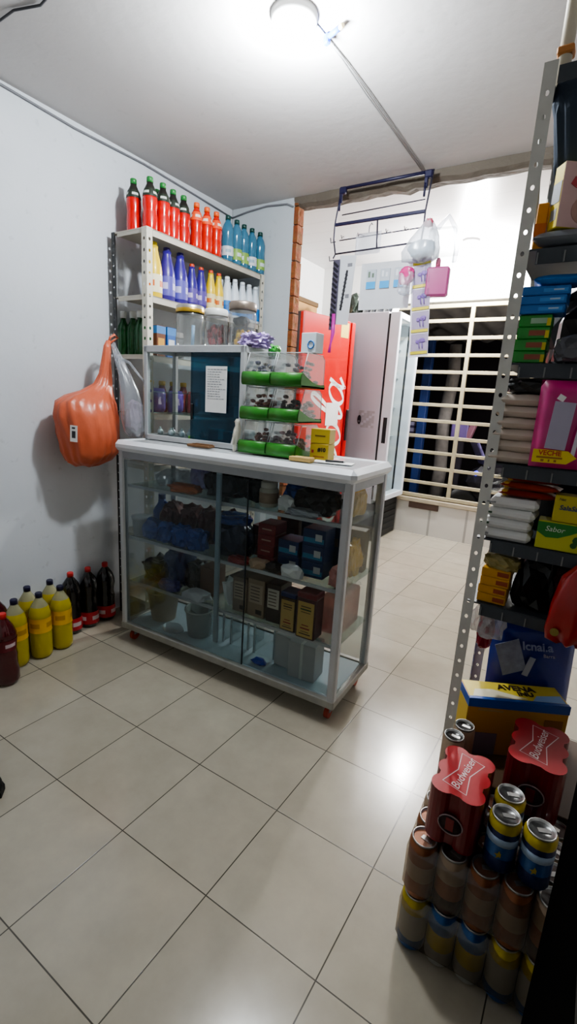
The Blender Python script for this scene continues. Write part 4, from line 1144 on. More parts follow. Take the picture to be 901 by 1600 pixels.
solo('dark_pouch', 'dark pouch lying over the yellow packets in the jar', 'pouch', MB().crumple((0, 0, .018), (.07, .06, .045), 9, .3, 2), C('3a3a3c', .4), cw(JU[2], V, JZ + .09))
t = thing('candy_jar', 'small clear jar of dark sweets on the third board behind the showcase', 'jar', (*sh(-.655, 1.17), 1.451))
part(t, 'jar_body', MB().lathe([(.036, 0), (.042, .008), (.042, .10), (.036, .115)], seg=20), JARG)
part(t, 'lid', MB().lathe([(.04, .112), (.041, .115), (.041, .135), (.036, .14)], seg=20), C('9a9690', .4))
part(t, 'contents', MB().crumple((0, 0, .045), (.068, .068, .085), 12, .2, 3, flat=False), C('3c342c', .5))
# crinkly candy bags slumped over the showcase corner
solo('candy_bag', 'crinkled purple and white candy bag slumped at the showcase end', 'bag', MB().crumple((0, 0, .028), (.13, .09, .07), 91, .4, 4, 0, True, 4.5), mat('purple_candy_bag', 'a894c4', .22, .1, .6, 34), cw(.612, .235, JZ - .003), CTH + .4)
solo('candy_bag', 'small bright green candy bag behind the purple one', 'bag', MB().crumple((0, 0, .022), (.05, .06, .055), 92, .4, 3), C('3a9a3c', .3), cw(.645, .33, JZ - .028), CTH)
part(bpy.data.objects['small_showcase'], 'rear_ledge', MB().box((SW + .03, SD - .04, SH - .034), (.06, .05, .006)), ALU_DK)
# ------------------------------------------------------------------ refrigerators in the inner room
FW = mat('white_fridge_paint', 'cfccd6', .35, 0, .05, 4, coat=.2)
FWH = mat('white_door_frame', 'dfe3ea', .35)
FRED = mat('red_fridge_panel', 'c40d0a', .3, 0, .06, 4, coat=.3)
RED2 = C('b81210', .35)
CREAMW = C('f2f0ee', .5)
t = thing('upright_refrigerator', 'tall white glass-door refrigerator with plain pale side beside the barred window', 'refrigerator', (0, 0, 0))
X0, X1, Y0, Y1 = -.97, -.385, 3.40, 3.96
b = MB().box(((X0 + X1) / 2, Y0 + .02, 1.21), (X1 - X0, .04, 1.70), 0, .004)
part(t, 'side_panel', b, FW)
b = MB().box(((X0 + X1) / 2, Y1 - .02, 1.21), (X1 - X0, .04, 1.70)).box((X0 + .02, (Y0 + Y1) / 2, 1.21), (.04, Y1 - Y0 - .08, 1.70))
b.box(((X0 + X1) / 2, (Y0 + Y1) / 2, 2.04), (X1 - X0, Y1 - Y0 - .08, .04)).box(((X0 + X1) / 2, (Y0 + Y1) / 2, .38), (X1 - X0, Y1 - Y0 - .08, .04))
part(t, 'cabinet', b, C('d4d8da', .5))
b = MB().box(((X0 + X1) / 2 + .02, (Y0 + Y1) / 2, .18), (X1 - X0 + .07, Y1 - Y0, .355), 0, .004)
for k in range(5): b.box((X1 + .058, (Y0 + Y1) / 2, .06 + k * .06), (.012, Y1 - Y0 - .06, .02), 0, .003)
part(t, 'base_grille', b, C('17181a', .5))
gx = X1 + .008
part(t, 'door_gasket', MB().box((gx, Y0 + .022, 1.225), (.014, .034, 1.64)).box((gx, Y1 - .022, 1.225), (.014, .034, 1.64)).box((gx, (Y0 + Y1) / 2, 2.03), (.014, Y1 - Y0 - .08, .03)).box((gx, (Y0 + Y1) / 2, .42), (.014, Y1 - Y0 - .08, .03)), C('1a1a1e', .6))
b = MB()
dx0, dx1 = X1 + .018, X1 + .108
cx, wd = (dx0 + dx1) / 2, dx1 - dx0
b.box((cx, Y0 + .02, 1.225), (wd, .04, 1.66), 0, .004).box((cx, Y1 - .02, 1.225), (wd, .04, 1.66), 0, .004)
b.box((cx, (Y0 + Y1) / 2, 2.03), (wd, Y1 - Y0 - .08, .05), 0, .003).box((cx, (Y0 + Y1) / 2, .42), (wd, Y1 - Y0 - .08, .05), 0, .003)
d = part(t, 'door', b, FWH)
part(d, 'door_glass', MB().box((dx1 - .012, (Y0 + Y1) / 2, 1.225), (.006, Y1 - Y0 - .08, 1.57)), glass('fridge_glass', 'f6fafa', .01, .04, .01, 'c0ccd2', .10))
part(d, 'handle_recess', MB().box((cx, Y0 - .001, 1.05), (.036, .006, .23), 0, .002), C('141416', .5))
for k, z in enumerate((.70, .98, 1.26, 1.54, 1.80)):
    part(t, 'wire_shelf', MB().box(((X0 + X1) / 2, (Y0 + Y1) / 2, z), (X1 - X0 - .09, Y1 - Y0 - .09, .008)), C('b8bec2', .4))
part(t, 'light_tube', MB().cyl((X1 - .03, Y0 + .055, 1.2), .010, 1.4, 8), mat('fridge_tube', 'e8f2ff', .4, emit=7))
part(t, 'sticker_residue', MB().add([(X1 - .20 + i * .026 + .018 * noise.noise(Vector((i, j, 2))), Y0 - .0008, 1.06 + j * .022 + .012 * noise.noise(Vector((j, i, 5)))) for j in range(8) for i in range(7)], [(j * 7 + i, j * 7 + i + 1, j * 7 + i + 8, j * 7 + i + 7) for j in range(7) for i in range(6) if (i * 3 + j * 5) % 4]), mat('torn_sticker', 'b9b5bb', .8, 0, .25, 40), 'torn grey sticker residue')
cols = ['8c3a2c', 'c89a3a', '4a6a8c', '7a2a2a', '3a5a3a', 'b8b0a0', '5a2a2a', '9a8a4a', '2a4a7a', '8c2c2c']
i = 0
names = ['lowest', 'second', 'third', 'fourth', 'top']
for k, z in enumerate((.404, .704, .984, 1.264, 1.544)):
    for j, y in enumerate((3.52, 3.62, 3.72, 3.82)):
        ms = bottle_meshes(.21, .034, C(cols[i % 10], .25, coat=.4), C(['c8c8c8', 'b83a2a', '2a3a6a'][i % 3], .4), C(cols[(i + 4) % 10], .5), (.3, .6))
        place(ms, 'chilled_bottle', f'{ORD[j]} bottle from the door hinge side on the {names[k]} refrigerator level', 'bottle', (X1 - .09, y, z), i, 'bottles in the white refrigerator'); i += 1
t = thing('bottle_opener', 'small dark bottle opener fixed on the pale refrigerator side', 'opener', (-.575, 3.397, 1.13))
part(t, 'plate', MB().lathe([(.018, -.003), (.018, .003)], (0, 0, 0), 14, axis='y').xf(Matrix.Diagonal((1, 1, 2.3, 1))), C('3c3a40', .4, metal=.5))
part(t, 'catch', MB().lathe([(.010, -.006), (.010, .004)], (0, -.004, -.015), 12, axis='y'), C('8a8a90', .3, metal=.6))
# the red one, turned a little towards the shop
A, Bp = Vector((-.725, 2.56)), Vector((-.585, 3.19))
dirv = (Bp - A); W = dirv.length; ang = math.atan2(dirv.y, dirv.x) - PI / 2
t = thing('red_refrigerator', 'red refrigerator with large white script lettering behind the opening', 'refrigerator', (A.x, A.y, 0), ang)
HT = 1.94
part(t, 'cabinet', MB().box((-.315, W / 2, HT / 2 + .03), (.54, W - .01, HT - .06), 0, .006), C('4a4244', .5))
part(t, 'door', MB().box((-.022, .29, HT / 2 + .04), (.044, .575, HT - .08), 0, .008), FRED)
part(t, 'handle_strip', MB().box((-.024, W - .03, HT / 2 + .03), (.05, .052, HT - .07), 0, .006), RED2)
part(t, 'door_gap', MB().box((-.03, .590, HT / 2), (.03, .022, HT - .1)), C('3a0c0c', .6))
part(t, 'handle', MB().box((.010, W - .035, 1.08), (.022, .026, .27), 0, .006), C('3a3638', .4))
part(t, 'base_grille', MB().box((-.30, W / 2, .03), (.50, W - .02, .06)), BLACK)
sc, ln = script_word('Coca-Cola', .19)
lg = part(t, 'lettering', sc, CREAMW, 'white script lettering reading upward')
lg.rotation_euler = (0, PI / 2, 0)
lg.matrix_local = Matrix(((0, 0, 1, .0035), (0, 0, 0, 0), (0, 0, 0, 0), (0, 0, 0, 1)))
# reading direction up (+z), letter tops toward -y
lg.matrix_local = Matrix(((0, 0, 1, .0015), (0, -1, 0, .545), (1, 0, 0, 1.46 - ln), (0, 0, 0, 1)))
part(t, 'yellow_label', MB().box((.001, .50, 1.86), (.002, .10, .12)), mat('yellow_note', 'dcc05a', .6))
part(t, 'white_sticker', MB().box((.003, .41, 1.17), (.002, .16, .19), 0, 0, .0), PAPER, 'white torn sticker on the lettering')
part(t, 'trademark_ring', MB().tube([(.0015, .555 + .012 * math.cos(a), 1.40 + .012 * math.sin(a)) for a in [PI * q / 8 for q in range(16)]], .002, 5, closed=True), CREAMW)
# things kept on top of the white refrigerator
sbag_ = MB().crumple((0, 0, .09), (.17, .22, .22), 33, .4, 3)
solo('green_bag', 'dark green patterned bag standing on top of the white refrigerator', 'bag', sbag_, mat('dark_green_bag', '2c362e', .4, 0, .8, 22), (-.80, 3.62, 2.062))
for i in range(9):
    solo('paper_sheet', f'{ORD[i]} pale sheet of the row leaning on the white refrigerator top', 'paper', MB().box((.02, 0, .075), (.003, .18, .15), 0, 0, 0, 0, .28), [PAPER, C('7d8086', .7)][i % 2], (-.70 + i * .034, 3.62, 2.064), .1 * math.sin(i), 'pale sheets on the white refrigerator')  # every other sheet greyed, painting in the dark edges between them

# ------------------------------------------------------------------ wire rack hanging under the broken lintel
PURP = mat('purple_steel', '1d1b3c', .45, .1, .15)
WIRE = mat('dark_wire', '3c3a48', .4, .4)
HY = 1.86
t = thing('hanging_rack', 'dark purple wire merchandise rack hanging from the broken lintel edge', 'rack', (0, HY, 0))
part(t, 'top_bar', MB().cyl((.15, 0, 2.412), .008, .50, 10, axis='x'), PURP)
for x, xx in ((-.09, -.115), (.385, .382)):
    c = part(t, 'clamp', MB().box((x, -.003, 2.40), (.04, .026, .036), 0, .006).box((x - .01, -.005, 2.365), (.018, .014, .05), 0, .003), PURP)
    part(c, 'clamp_screw', MB().cyl((x - .012, -.01, 2.33), .006, .06, 8), PURP)
part(t, 'lower_bar', MB().box((.13, 0, 2.236), (.51, .012, .016), 0, .002), PURP)
for s in (-1, 1):
    x0, x1, x2 = (-.10, -.128, -.112) if s < 0 else (.405, .385, .378)
    part(t, 'side_wire', MB().tube([(x0, 0, 2.42), ((x0 + x1) / 2, 0, 2.33), (x1, 0, 2.235), (x1, 0, 2.16), (x2, 0, 2.085), (x2, -.02, 2.06)], .0045, 6), WIRE)
part(t, 'front_rail', MB().tube([(-.112, 0, 2.086), (.378, 0, 2.096)], .0045, 6), WIRE)
part(t, 'middle_wire', MB().tube([(.128, 0, 2.23), (.138, 0, 2.09)], .0045, 6), WIRE)
part(t, 'rear_rail', MB().tube([(-.115, .05, 2.30), (.36, .05, 2.31)], .003, 6).tube([(-.12, .05, 2.17), (.36, .05, 2.18)], .003, 6), WIRE)
for x in (-.06, .04, .20, .30):
    part(t, 'hook', MB().tube([(x, .05, 2.175), (x, -.02, 2.165), (x, -.035, 2.15), (x, -.045, 2.165)], .0022, 5), WIRE)
for z in (2.15, 2.055):
    part(t, 'hook', MB().tube([(-.115, 0, z), (-.14, -.01, z - .005), (-.145, -.01, z + .02)], .003, 5), WIRE)
CARDG = mat('grey_blister_card', 'c6c8cc', .5)
t = thing('comb_card', 'long pale card with a black comb hanging under the rack', 'card', (-.028, HY - .022, 1.885), 0)
part(t, 'card', MB().box((0, 0, 0), (.10, .002, .36), 0, 0, 0, 0, .06), CARDG)
b = MB().box((.0, -.004, .0), (.012, .005, .21), 0, .002, 0, 0, .12)
for k in range(9): b.box((-.010 + .0025 * k, -.004, -.08 + k * .02), (.018, .004, .005), 0, 0, 0, 0, .4)
part(t, 'comb', b, C('2a2a2e', .4))
part(t, 'barcode', MB().box((.026, -.0018, .13), (.028, .001, .018)).box((.022, -.0018, -.03), (.022, .001, .02)), C('77777c', .5))
t = thing('hair_clips', 'dark striped strip of hair clips with a pink clip at its foot', 'hair clips', (-.082, HY - .04, 1.86))
b = MB()
for k in range(13):
    b.box((.0, 0, .16 - k * .027), (.04, .005, .012), 0, .002, 0, 0, .7)
part(t, 'backing', MB().box((.002, .004, 0), (.040, .002, .37)), C('4a4656', .5))
part(t, 'clip_row', b, C('1c1a24', .4))
part(t, 'pink_clip', MB().tube([(.012, -.004, -.10), (.016, -.004, -.2), (.006, -.004, -.26), (.0, -.004, -.31)], [.010, .012, .006, .009], 8), C('b8309c', .35))
t = thing('blister_sheet', 'wide pale sheet holding blue and white packs hanging on the rack', 'packs', (.195, HY + .02, 1.94))
part(t, 'sheet', MB().box((0, 0, -.035), (.29, .002, .24), 0, 0, 0, 0, .0), CARDG)
for k, x in enumerate((-.08, .0, .08)):
    pk = part(t, 'pack', MB().box((x, -.004, .0), (.056, .007, .10), 0, .002), C('b5bcc4', .35))
    part(pk, 'blue_band', MB().box((x, -.0082, -.030), (.054, .001, .036)), C('3f9fd8', .35))
    part(pk, 'pattern', MB().box((x - .012, -.0082, .025), (.012, .001, .03)).box((x + .010, -.0082, .02), (.012, .001, .022)), C('6a7a6a' if k == 0 else 'd8dce0', .4))
t = thing('clear_pouch', 'flat clear pouch hooked on the upper left of the rack', 'pouch', (.07, HY + .03, 2.13))
part(t, 'pouch_body', MB().pillow((0, 0, 0), (.15, .11, .02)).xf(Matrix.Rotation(PI / 2, 4, 'X')), BAGCLEAR)
part(t, 'hanger_hook', MB().tube([(0, 0, .055), (.0, 0, .085), (.012, 0, .10), (.018, 0, .09)], .003, 5), C('8a8a90', .4))
# strip of purple earphone blisters
t = thing('earphone_strip', 'hanging strip of clear blisters with purple earphones and yellow bands', 'earphone packs', (.405, HY - .07, 2.07))
LIL = C('9a78c8', .4)
part(t, 'backing', MB().box((.03, 0, -.27), (.098, .002, .55), 0, 0, 0, 0, -.08), mat('pale_lilac_card', 'e6e1ea', .5))
for k in range(5):
    z = -.045 - k * .107
    x = .012 + k * .0086
    pk = part(t, 'blister', MB().box((x + .004, -.006, z), (.086, .010, .085), 0, .003, 0, 0, -.08), glass('blister%d' % k, 'eeeaf2', .05, .08, .05, 'e8e2ee', .15))
    part(pk, 'earphones', MB().crumple((x + .018, -.005, z + .01), (.030, .008, .022), k, .3, 2, 0, False).crumple((x - .006, -.005, z + .004), (.020, .008, .018), k + 5, .3, 2, 0, False).tube([(x + .018, -.006, z), (x + .024, -.006, z - .03)], .0025, 5).tube([(x + .0, -.006, z), (x + .008, -.006, z - .03)], .0025, 5), LIL)
    part(t, 'yellow_band', MB().box((x + .006, -.004, z - .050), (.088, .004, .014), 0, 0, 0, 0, -.08), C('d8c83a', .45))
# white bags with pink things over the right end
t = thing('white_bag', 'thin white plastic bag bunched on the rack over the purple strip', 'bag', (0, 0, 0))
lv = [(1.975, .42, HY - .09, .02, .02), (1.985, .415, HY - .09, .085, .045), (2.03, .415, HY - .09, .09, .05), (2.08, .425, HY - .09, .07, .042), (2.12, .435, HY - .088, .045, .03), (2.155, .44, HY - .085, .02, .018), (2.165, .44, HY - .085, .012, .012)]
part(t, 'bag_body', bagmesh(lv, 6, .10, 3, 40), BAGW)
part(t, 'contents', MB().crumple((.42, HY - .09, 2.035), (.12, .06, .08), 4, .3, 3, 0, False), C('b4cad6', .4))
part(t, 'pink_top', MB().crumple((.44, HY - .085, 2.15), (.045, .035, .04), 6, .3, 2, 0, False), C('c0556a', .4))
t = thing('pink_pack', 'small bright pink pack in clear film below the white bag', 'pack', (.35, HY - .08, 1.90))
part(t, 'pack_body', MB().crumple((0, 0, .02), (.075, .04, .085), 8, .25, 3, 0, False), C('c2307a', .35))
part(t, 'film', MB().crumple((0.004, 0, -.012), (.085, .045, .12), 9, .25, 3, 0, False), BAGCLEAR)
t = thing('pink_box', 'magenta box in a clear pouch hanging at the rack end', 'box', (.505, HY - .05, 1.82))
part(t, 'box_body', MB().box((0, 0, .065), (.11, .05, .135), 0, .008, .15), mat('magenta_card', 'c8308a', .4, 0, .12, 8))
part(t, 'pouch', MB().box((.0, 0, .15), (.13, .055, .32), 0, .01, .15), CLEAR)
part(t, 'handle_loop', MB().tube([(-.03, 0, .31), (.02, 0, .36), (.06, 0, .30), (.075, 0, .20), (.07, 0, .15)], .012, 8), BAGCLEAR)
part(t, 'bottle_top', MB().lathe([(.012, 0), (.012, .03), (.006, .04)], (-.005, -.005, .135), 10), C('b83a6a', .4))

# ------------------------------------------------------------------ slotted rack close to the camera
RX, RY, RD, RW = 1.093, .48, .34, .95
t = thing('slotted_rack', 'grey slotted-angle rack loaded with groceries close to the camera', 'rack', (RX, RY, 0))
for (x, y, fl) in ((0, 0, (1, 1)), (0, RD, (1, -1)), (RW, 0, (-1, 1)), (RW, RD, (-1, -1))):
    part(t, 'post', slotted(MB(), 1.97, .027, .043, flip=fl, hole=.0042), STEEL, None, (x, y, 0))
RS = (1.622, 1.385, 1.155, .967, .797)
DKSH = mat('grey_blue_shelf', '41464c', .5, .2, .2, 10)
for z in RS:
    b = MB().box((RW / 2, RD / 2, z - .003), (RW - .004, RD - .006, .004))
    b.box((RW / 2 + .014, .003, z - .018), (RW - .056, .003, .030))
    for k in range(16):
        b.box((.045 + k * .052, .0005, z - .021), (.003, .004, .022), 1)
    part(t, 'shelf_board', b, [DKSH, C('7a7c7c', .5)])
b = MB()
for y in (.003, RD - .003): b.box((RW / 2 + .014, y, 1.944), (RW - .03, .003, .030))
for x in (.015, RW - .015): b.box((x, RD / 2, 1.944), (.003, RD - .03, .030))
part(t, 'top_rail', b, DKSH)
part(t, 'side_brace', MB().tube([(.002, .02, 1.93), (.004, RD - .02, 1.55)], .005, 5), STEEL)
def rp(x, y, z): return (x, y, z)
# top compartment
solo('navy_sack', 'large dark navy sack filling the top compartment of the rack', 'sack', MB().crumple((0, 0, .15), (.46, .21, .37), 44, .05, 4, 0, True, 1.6, .18).xf(Matrix(((1, 0, -.16, .030), (0, 1, -.27, .02), (0, 0, 1, 0), (0, 0, 0, 1)))), mat('navy_sack_cloth', '37414f', .7, 0, .5, 4, .2, spec=.2), (1.357, .692, 1.625))
solo('grey_bag', 'grey plastic bag squashed flat under the cereal boxes', 'bag', MB().pillow((0, 0, .018), (.17, .10, .036), 0, 14, .0, 0, .1, 3), mat('grey_bag_plastic', '6c7076', .3, 0, .2, 12), (1.205, .535, 1.6245), .05)
t = carton('cereal_box', 'yellow and pink cereal box turned beside the rack post, top compartment', 'box', (.105, .036, .125), 'd9c43a', (1.195, .535, 1.662), .62, None, (0, .5, 1.0, .98, 'c7a6a2'))
part(t, 'red_badge', MB().box((-.01, -.0192, .078), (.05, .0008, .016), 0, 0, 0, 0, .5), C('a8323a', .45))
part(t, 'oval_picture', MB().lathe([(.026, -.0005), (.026, .0005)], (.0, -.0192, .035), 18, axis='y').xf(Matrix.Diagonal((1, 1, 1, 1))), C('b08a80', .5))
part(t, 'grey_patch', MB().box((-.0528, 0, .07), (.0008, .03, .04)).box((-.0528, 0, .028), (.0008, .02, .022)), C('8f9296', .5))
carton('cereal_box', 'narrow orange cereal box squeezed between the post and the yellow one', 'box', (.022, .07, .095), 'cf8c24', (1.128, .545, 1.6245), .05, None, None, bands=((.4, .35, 'b8641c'),))
carton('cereal_box', 'yellow cereal box standing farther along the top compartment', 'box', (.06, .04, .10), 'd8b42c', (1.30, .515, 1.6245), .2, None, (0, .4, .8, .3, '6a2a1c'))
# second compartment: green soap boxes, blue packets on top, dark bags
for i in range(4):
    t = carton('soap_box', f'{["lowest", "second", "third", "topmost"][i]} green box of the stack beside the rack post', 'box', (.066, .05, .0252), '2f8a34', (1.150 + .001 * i, .515, 1.3855 + i * .0256), (.03, -.02, .03, .0)[i], 'green boxes by the rack post', (.12, .5, .5, .45, '8c4a34' if i < 3 else '9ab89a'), None)
    part(t, 'yellow_corner', MB().box((.028, -.0253, .010), (.008, .0006, .016)), C('c8b83a', .5))
for i in range(3):
    t = carton('blue_packet', f'{["lowest", "middle", "topmost"][i]} blue packet lying on the green boxes', 'packet', (.094, .06, .0185), '2467ae', (1.160 + .002 * i, .515, 1.489 + i * .019), (.02, -.03, .05)[i], 'blue packets on the green boxes', (.2, .5, .5, .4, '3d86c8'), None)
    part(t, 'print', MB().box((.025, -.0304, .010), (.02, .0006, .003)), C('a8b8c8', .5))
solo('blue_pouch', 'creased bright blue pouch lying over the blue packets', 'pouch', MB().pillow((0, 0, .012), (.10, .07, .024), 0, 12, 0, 0, .1, 5), mat('blue_pouch_foil', '2a72b8', .3, .1, .25, 14), (1.185, .52, 1.5465), .1)
solo('black_sack', 'black plastic bag slumped beside the green boxes on the rack', 'bag', MB().crumple((0, 0, .06), (.16, .12, .16), 52, .25, 3), BLACKBAG, (1.275, .565, 1.3855))
solo('dark_bottle', 'dark grey clear-ended bag lying beside the black one', 'bag', MB().crumple((0, 0, .024), (.08, .06, .06), 53, .3, 3), mat('smoky_plastic', '4a4a50', .25, 0, .3), (1.245, .465, 1.386))
solo('black_sack', 'large black bag behind the blue packets in the second compartment', 'bag', MB().crumple((0, 0, .09), (.36, .16, .23), 54, .15, 3), BLACKBAG, (1.325, .71, 1.3855))
# third compartment: beige sacks, black bag draped over, pink nappy bags
SACK = mat('beige_sack', 'c2b5a8', .6, 0, .12, 10, .15)
for i in range(6):
    b = MB().pillow((0, 0, .014), (.112, .09, .030), 0, 14, 0, 0, .1, i * 2.3, .28)
    s = thing('sugar_sack', f'{["lowest", "second", "third", "fourth", "fifth", "topmost"][i]} beige sack of the pile beside the rack post', 'sack', (1.157 + (-.004, .003, .0, .004, -.003, .004)[i], .525, 1.1555 + i * .0265), (.05, -.06, .03, .08, -.04, .1)[i], 'pile of beige sacks')
    part(s, 'sack_body', b, SACK)
    part(s, 'end_seam', MB().box((.0545, 0, .012), (.010, .07, .003)), SACK)
solo('black_sack', 'thin black bag draped over the topmost beige sack', 'bag', MB().crumple((0, 0, .012), (.125, .09, .042), 59, .2, 3), BLACKBAG, (1.172, .525, 1.322), -.15)
solo('black_sack', 'added black backing that darkens the gaps behind the third compartment sacks', 'bag', MB().crumple((0, 0, .075), (.38, .14, .19), 57, .12, 3), BLACKBAG, (1.33, .73, 1.1555))  # added backing; its black stands in for shade between the goods
solo('black_sack', 'added black backing that darkens the gaps behind the fourth compartment packs', 'bag', MB().crumple((0, 0, .06), (.38, .14, .155), 58, .12, 3), BLACKBAG, (1.33, .73, .9675))  # also added as dark backing, so no bright gap shows by the packs
def nappy(label, loc, rz, arrow):
    t = thing('nappy_bag', label, 'bag', loc, rz)
    w, h, d = .115, .19, .07
    body = MB().pillow((0, 0, 0), (w, h, d), 0, 14, 0, 0, .1, 4).xf(Matrix.Translation((0, 0, h / 2)) @ Matrix.Rotation(PI / 2, 4, 'X'))
    part(t, 'bag_body', body, mat('pink_film', 'b82a72', .3, 0, .2, 10, coat=.3))
    part(t, 'pale_panel', MB().box((-.012, -.0425, .094), (.040, .001, .10), 0, 0, 0, 0, .06), C('a8a2b4', .4))
    part(t, 'white_edge', MB().box((.026, -.0425, .10), (.008, .001, .15), 0, 0, 0, 0, .08), C('c8c0cc', .4))
    part(t, 'white_square', MB().box((-.018, -.0405, .152), (.014, .001, .012), 0, 0, 0, 0, .5), PAPER)
    if arrow:
        pl = [(-.055, .014), (.012, .014), (.030, .028), (.012, .042), (-.055, .042)]
        part(t, 'yellow_arrow', MB().add([(x, -.0435, z) for x, z in pl] + [(x, -.041, z) for x, z in pl], [(0, 1, 2, 3, 4), (5, 6, 7, 8, 9)] + [(i, (i + 1) % 5, 5 + (i + 1) % 5, 5 + i) for i in range(5)]), C('d8c22c', .45))
        text('VECHE', .0145, C('b8442a'), t, (-.022, -.0441, .035), (PI / 2, 0, 0), bold=.0004)
        part(t, 'arrow_print', MB().box((-.022, -.0439, .0255), (.05, .0006, .004)).box((-.035, -.0439, .019), (.006, .0006, .005)).box((-.022, -.0439, .019), (.003, .0006, .005)).box((-.010, -.0439, .019), (.005, .0006, .005)), C('9a6a2a', .5))
    else:
        part(t, 'blue_curve', MB().tube([(-.045, -.036, .07), (-.04, -.037, .10), (-.022, -.037, .125), (.01, -.037, .13)], .007, 8), C('3a9ad8', .4))
        part(t, 'navy_patch', MB().box((-.02, -.042, .085), (.05, .001, .04)), C('2a3a6a', .4))
        part(t, 'yellow_patch', MB().box((-.028, -.030, .175), (.04, .002, .03)), C('c8a82c', .4))
        part(t, 'white_border', MB().box((-.05, -.030, .15), (.008, .002, .07)).box((-.02, -.034, .152), (.06, .002, .006)), C('c8c0cc', .4))
    return t
nappy('pink nappy bag with a yellow arrow label beside the beige sacks', (1.247, .475, 1.1575), .18, True)
nappy('second pink nappy bag with a blue curve behind the yellow-arrow one', (1.335, .52, 1.20), .10, False)
solo('grey_box', 'dark carton under the second pink nappy bag', 'box', MB().box((0, 0, .022), (.12, .10, .043), 0, .002), C('2a2c30', .6), (1.345, .54, 1.1555), .1)
# fourth compartment: wrapped white packs, red packets, yellow and green boxes
WPK = mat('white_flour_pack', 'd2d2d0', .5, 0, .12, 14, .12)
for i in range(4):
    t = thing('flour_pack', f'{["lowest", "second", "third", "topmost"][i]} white pack of the pile on the fourth rack shelf', 'pack', (1.166 + (.0, -.003, .003, .005)[i], .53, .9675 + i * .0265), (.02, .04, -.03, .05)[i], 'pile of white packs')
    part(t, 'pack_body', MB().box((0, 0, .013), (.108, .09, .0255), 0, .009), WPK)
    part(t, 'folded_end', MB().box((-.050, -.046, .013), (.02, .003, .004)), C('1f4a2c' if i in (1, 2) else '8a8c8e', .5))
for i in range(3):
    t = thing('pasta_packet', f'{["lowest", "middle", "topmost"][i]} red and orange packet lying on the white packs', 'packet', (1.195 + .004 * i, .53, 1.0745 + i * .019), (.05, -.08, .04)[i], 'red packets on the white packs')
    part(t, 'packet_body', MB().pillow((0, 0, .009), (.13, .07, .018), 0, 10, 0, 0, .1, i), mat('red_orange_film%d' % i, ('8c2a1c', 'a83c1c', '7a2418')[i], .3, 0, .4, 18))
    part(t, 'clear_end', MB().box((-.068, 0, .009), (.03, .055, .004), 0, 0, 0, 0, -.2), CLEAR)
    part(t, 'gold_end', MB().box((-.049, 0, .010), (.016, .064, .016), 0, .004), C('c09a3c', .35))
t = carton('tea_carton', 'green and yellow box on the fourth rack shelf under the yellow one', 'box', (.10, .06, .066), 'b8b83e', (1.280, .515, .9675), .05)
part(t, 'green_swoosh', MB().add([(-.05, -.0306, .064), (-.05, -.0306, .040), (-.03, -.0306, .028), (-.005, -.0306, .030), (.02, -.0306, .042), (.05, -.0306, .060), (.05, -.0306, .064)], [(0, 1, 2, 3, 4, 5, 6)]), C('2c7a2c', .45))
text('Sabor', .017, C('d0d8c8'), t, (-.014, -.0312, .049), (PI / 2, 0, 0), .2)
part(t, 'leaf_print', MB().lathe([(.010, -.0004), (.010, .0004)], (.034, -.0306, .030), 8, axis='y').lathe([(.007, -.0004), (.007, .0004)], (.028, -.0308, .018), 8, axis='y'), C('2a5a24', .5))
t = carton('tea_carton', 'yellow box standing on the green and yellow one', 'box', (.07, .05, .062), 'bcae3a', (1.290, .515, 1.0345), .06)
text('SalaSala', .0155, C('3a4a6a'), t, (.0, -.0258, .034), (PI / 2, 0, 0), .15, bold=.0003)
text('Nat', .009, C('4a4a3a'), t, (-.02, -.0256, .053), (PI / 2, 0, 0), .15)
part(t, 'seal', MB().lathe([(.005, -.0004), (.005, .0004)], (.022, -.0256, .050), 10, axis='y'), C('8a6a2a', .5))
# fifth compartment
for i in range(4):
    t = carton('bouillon_box', f'{["lowest", "second", "third", "topmost"][i]} mustard box of the stack beside the post, fifth compartment', 'box', (.068, .07, .0225), 'c08c1e', (1.155 + .001 * i, .53, .7975 + i * .0229), (.02, -.03, .02, .0)[i], 'mustard boxes by the rack post', (.25, .5, .4, .5, '8c3a1c'), None)
solo('grey_bag', 'crumpled grey-yellow bag on top of the mustard boxes', 'bag', MB().crumple((0, 0, .016), (.085, .07, .045), 61, .3, 3), mat('yellow_grey_bag', '8f8452', .35, 0, .5, 18), (1.165, .53, .889))
solo('black_sack', 'added black form for the dark void beside the mustard boxes', 'bag', MB().crumple((0, 0, .06), (.10, .16, .16), 62, .25, 3), BLACKBAG, (1.245, .585, .7975))  # black form put in for the unlit void of this bay
lv = [(.765, 1.335, .452, .02, .012), (.773, 1.335, .452, .046, .02), (.80, 1.337, .450, .052, .026), (.86, 1.338, .448, .048, .026), (.92, 1.34, .450, .04, .02), (.955, 1.345, .455, .015, .010)]
t = thing('red_bag', 'red printed plastic bag hanging over the front of the fifth compartment', 'bag', (0, 0, 0))
part(t, 'bag_body', bagmesh(lv, 5, .06, 4, 40), mat('red_bag_film', '9a1f1c', .28, 0, .35, 12, .3, coat=.3, bscale=18))
part(t, 'badge', MB().lathe([(.009, -.002), (.009, .002)], (1.307, .424, .795), 14, axis='y'), C('8a7a3a', .5))
solo('maroon_cloth', 'dark maroon cloth bundle under the red bag', 'cloth', MB().crumple((0, 0, .05), (.12, .12, .15), 64, .25, 3), C('3c1418', .7), (1.285, .60, .7975))
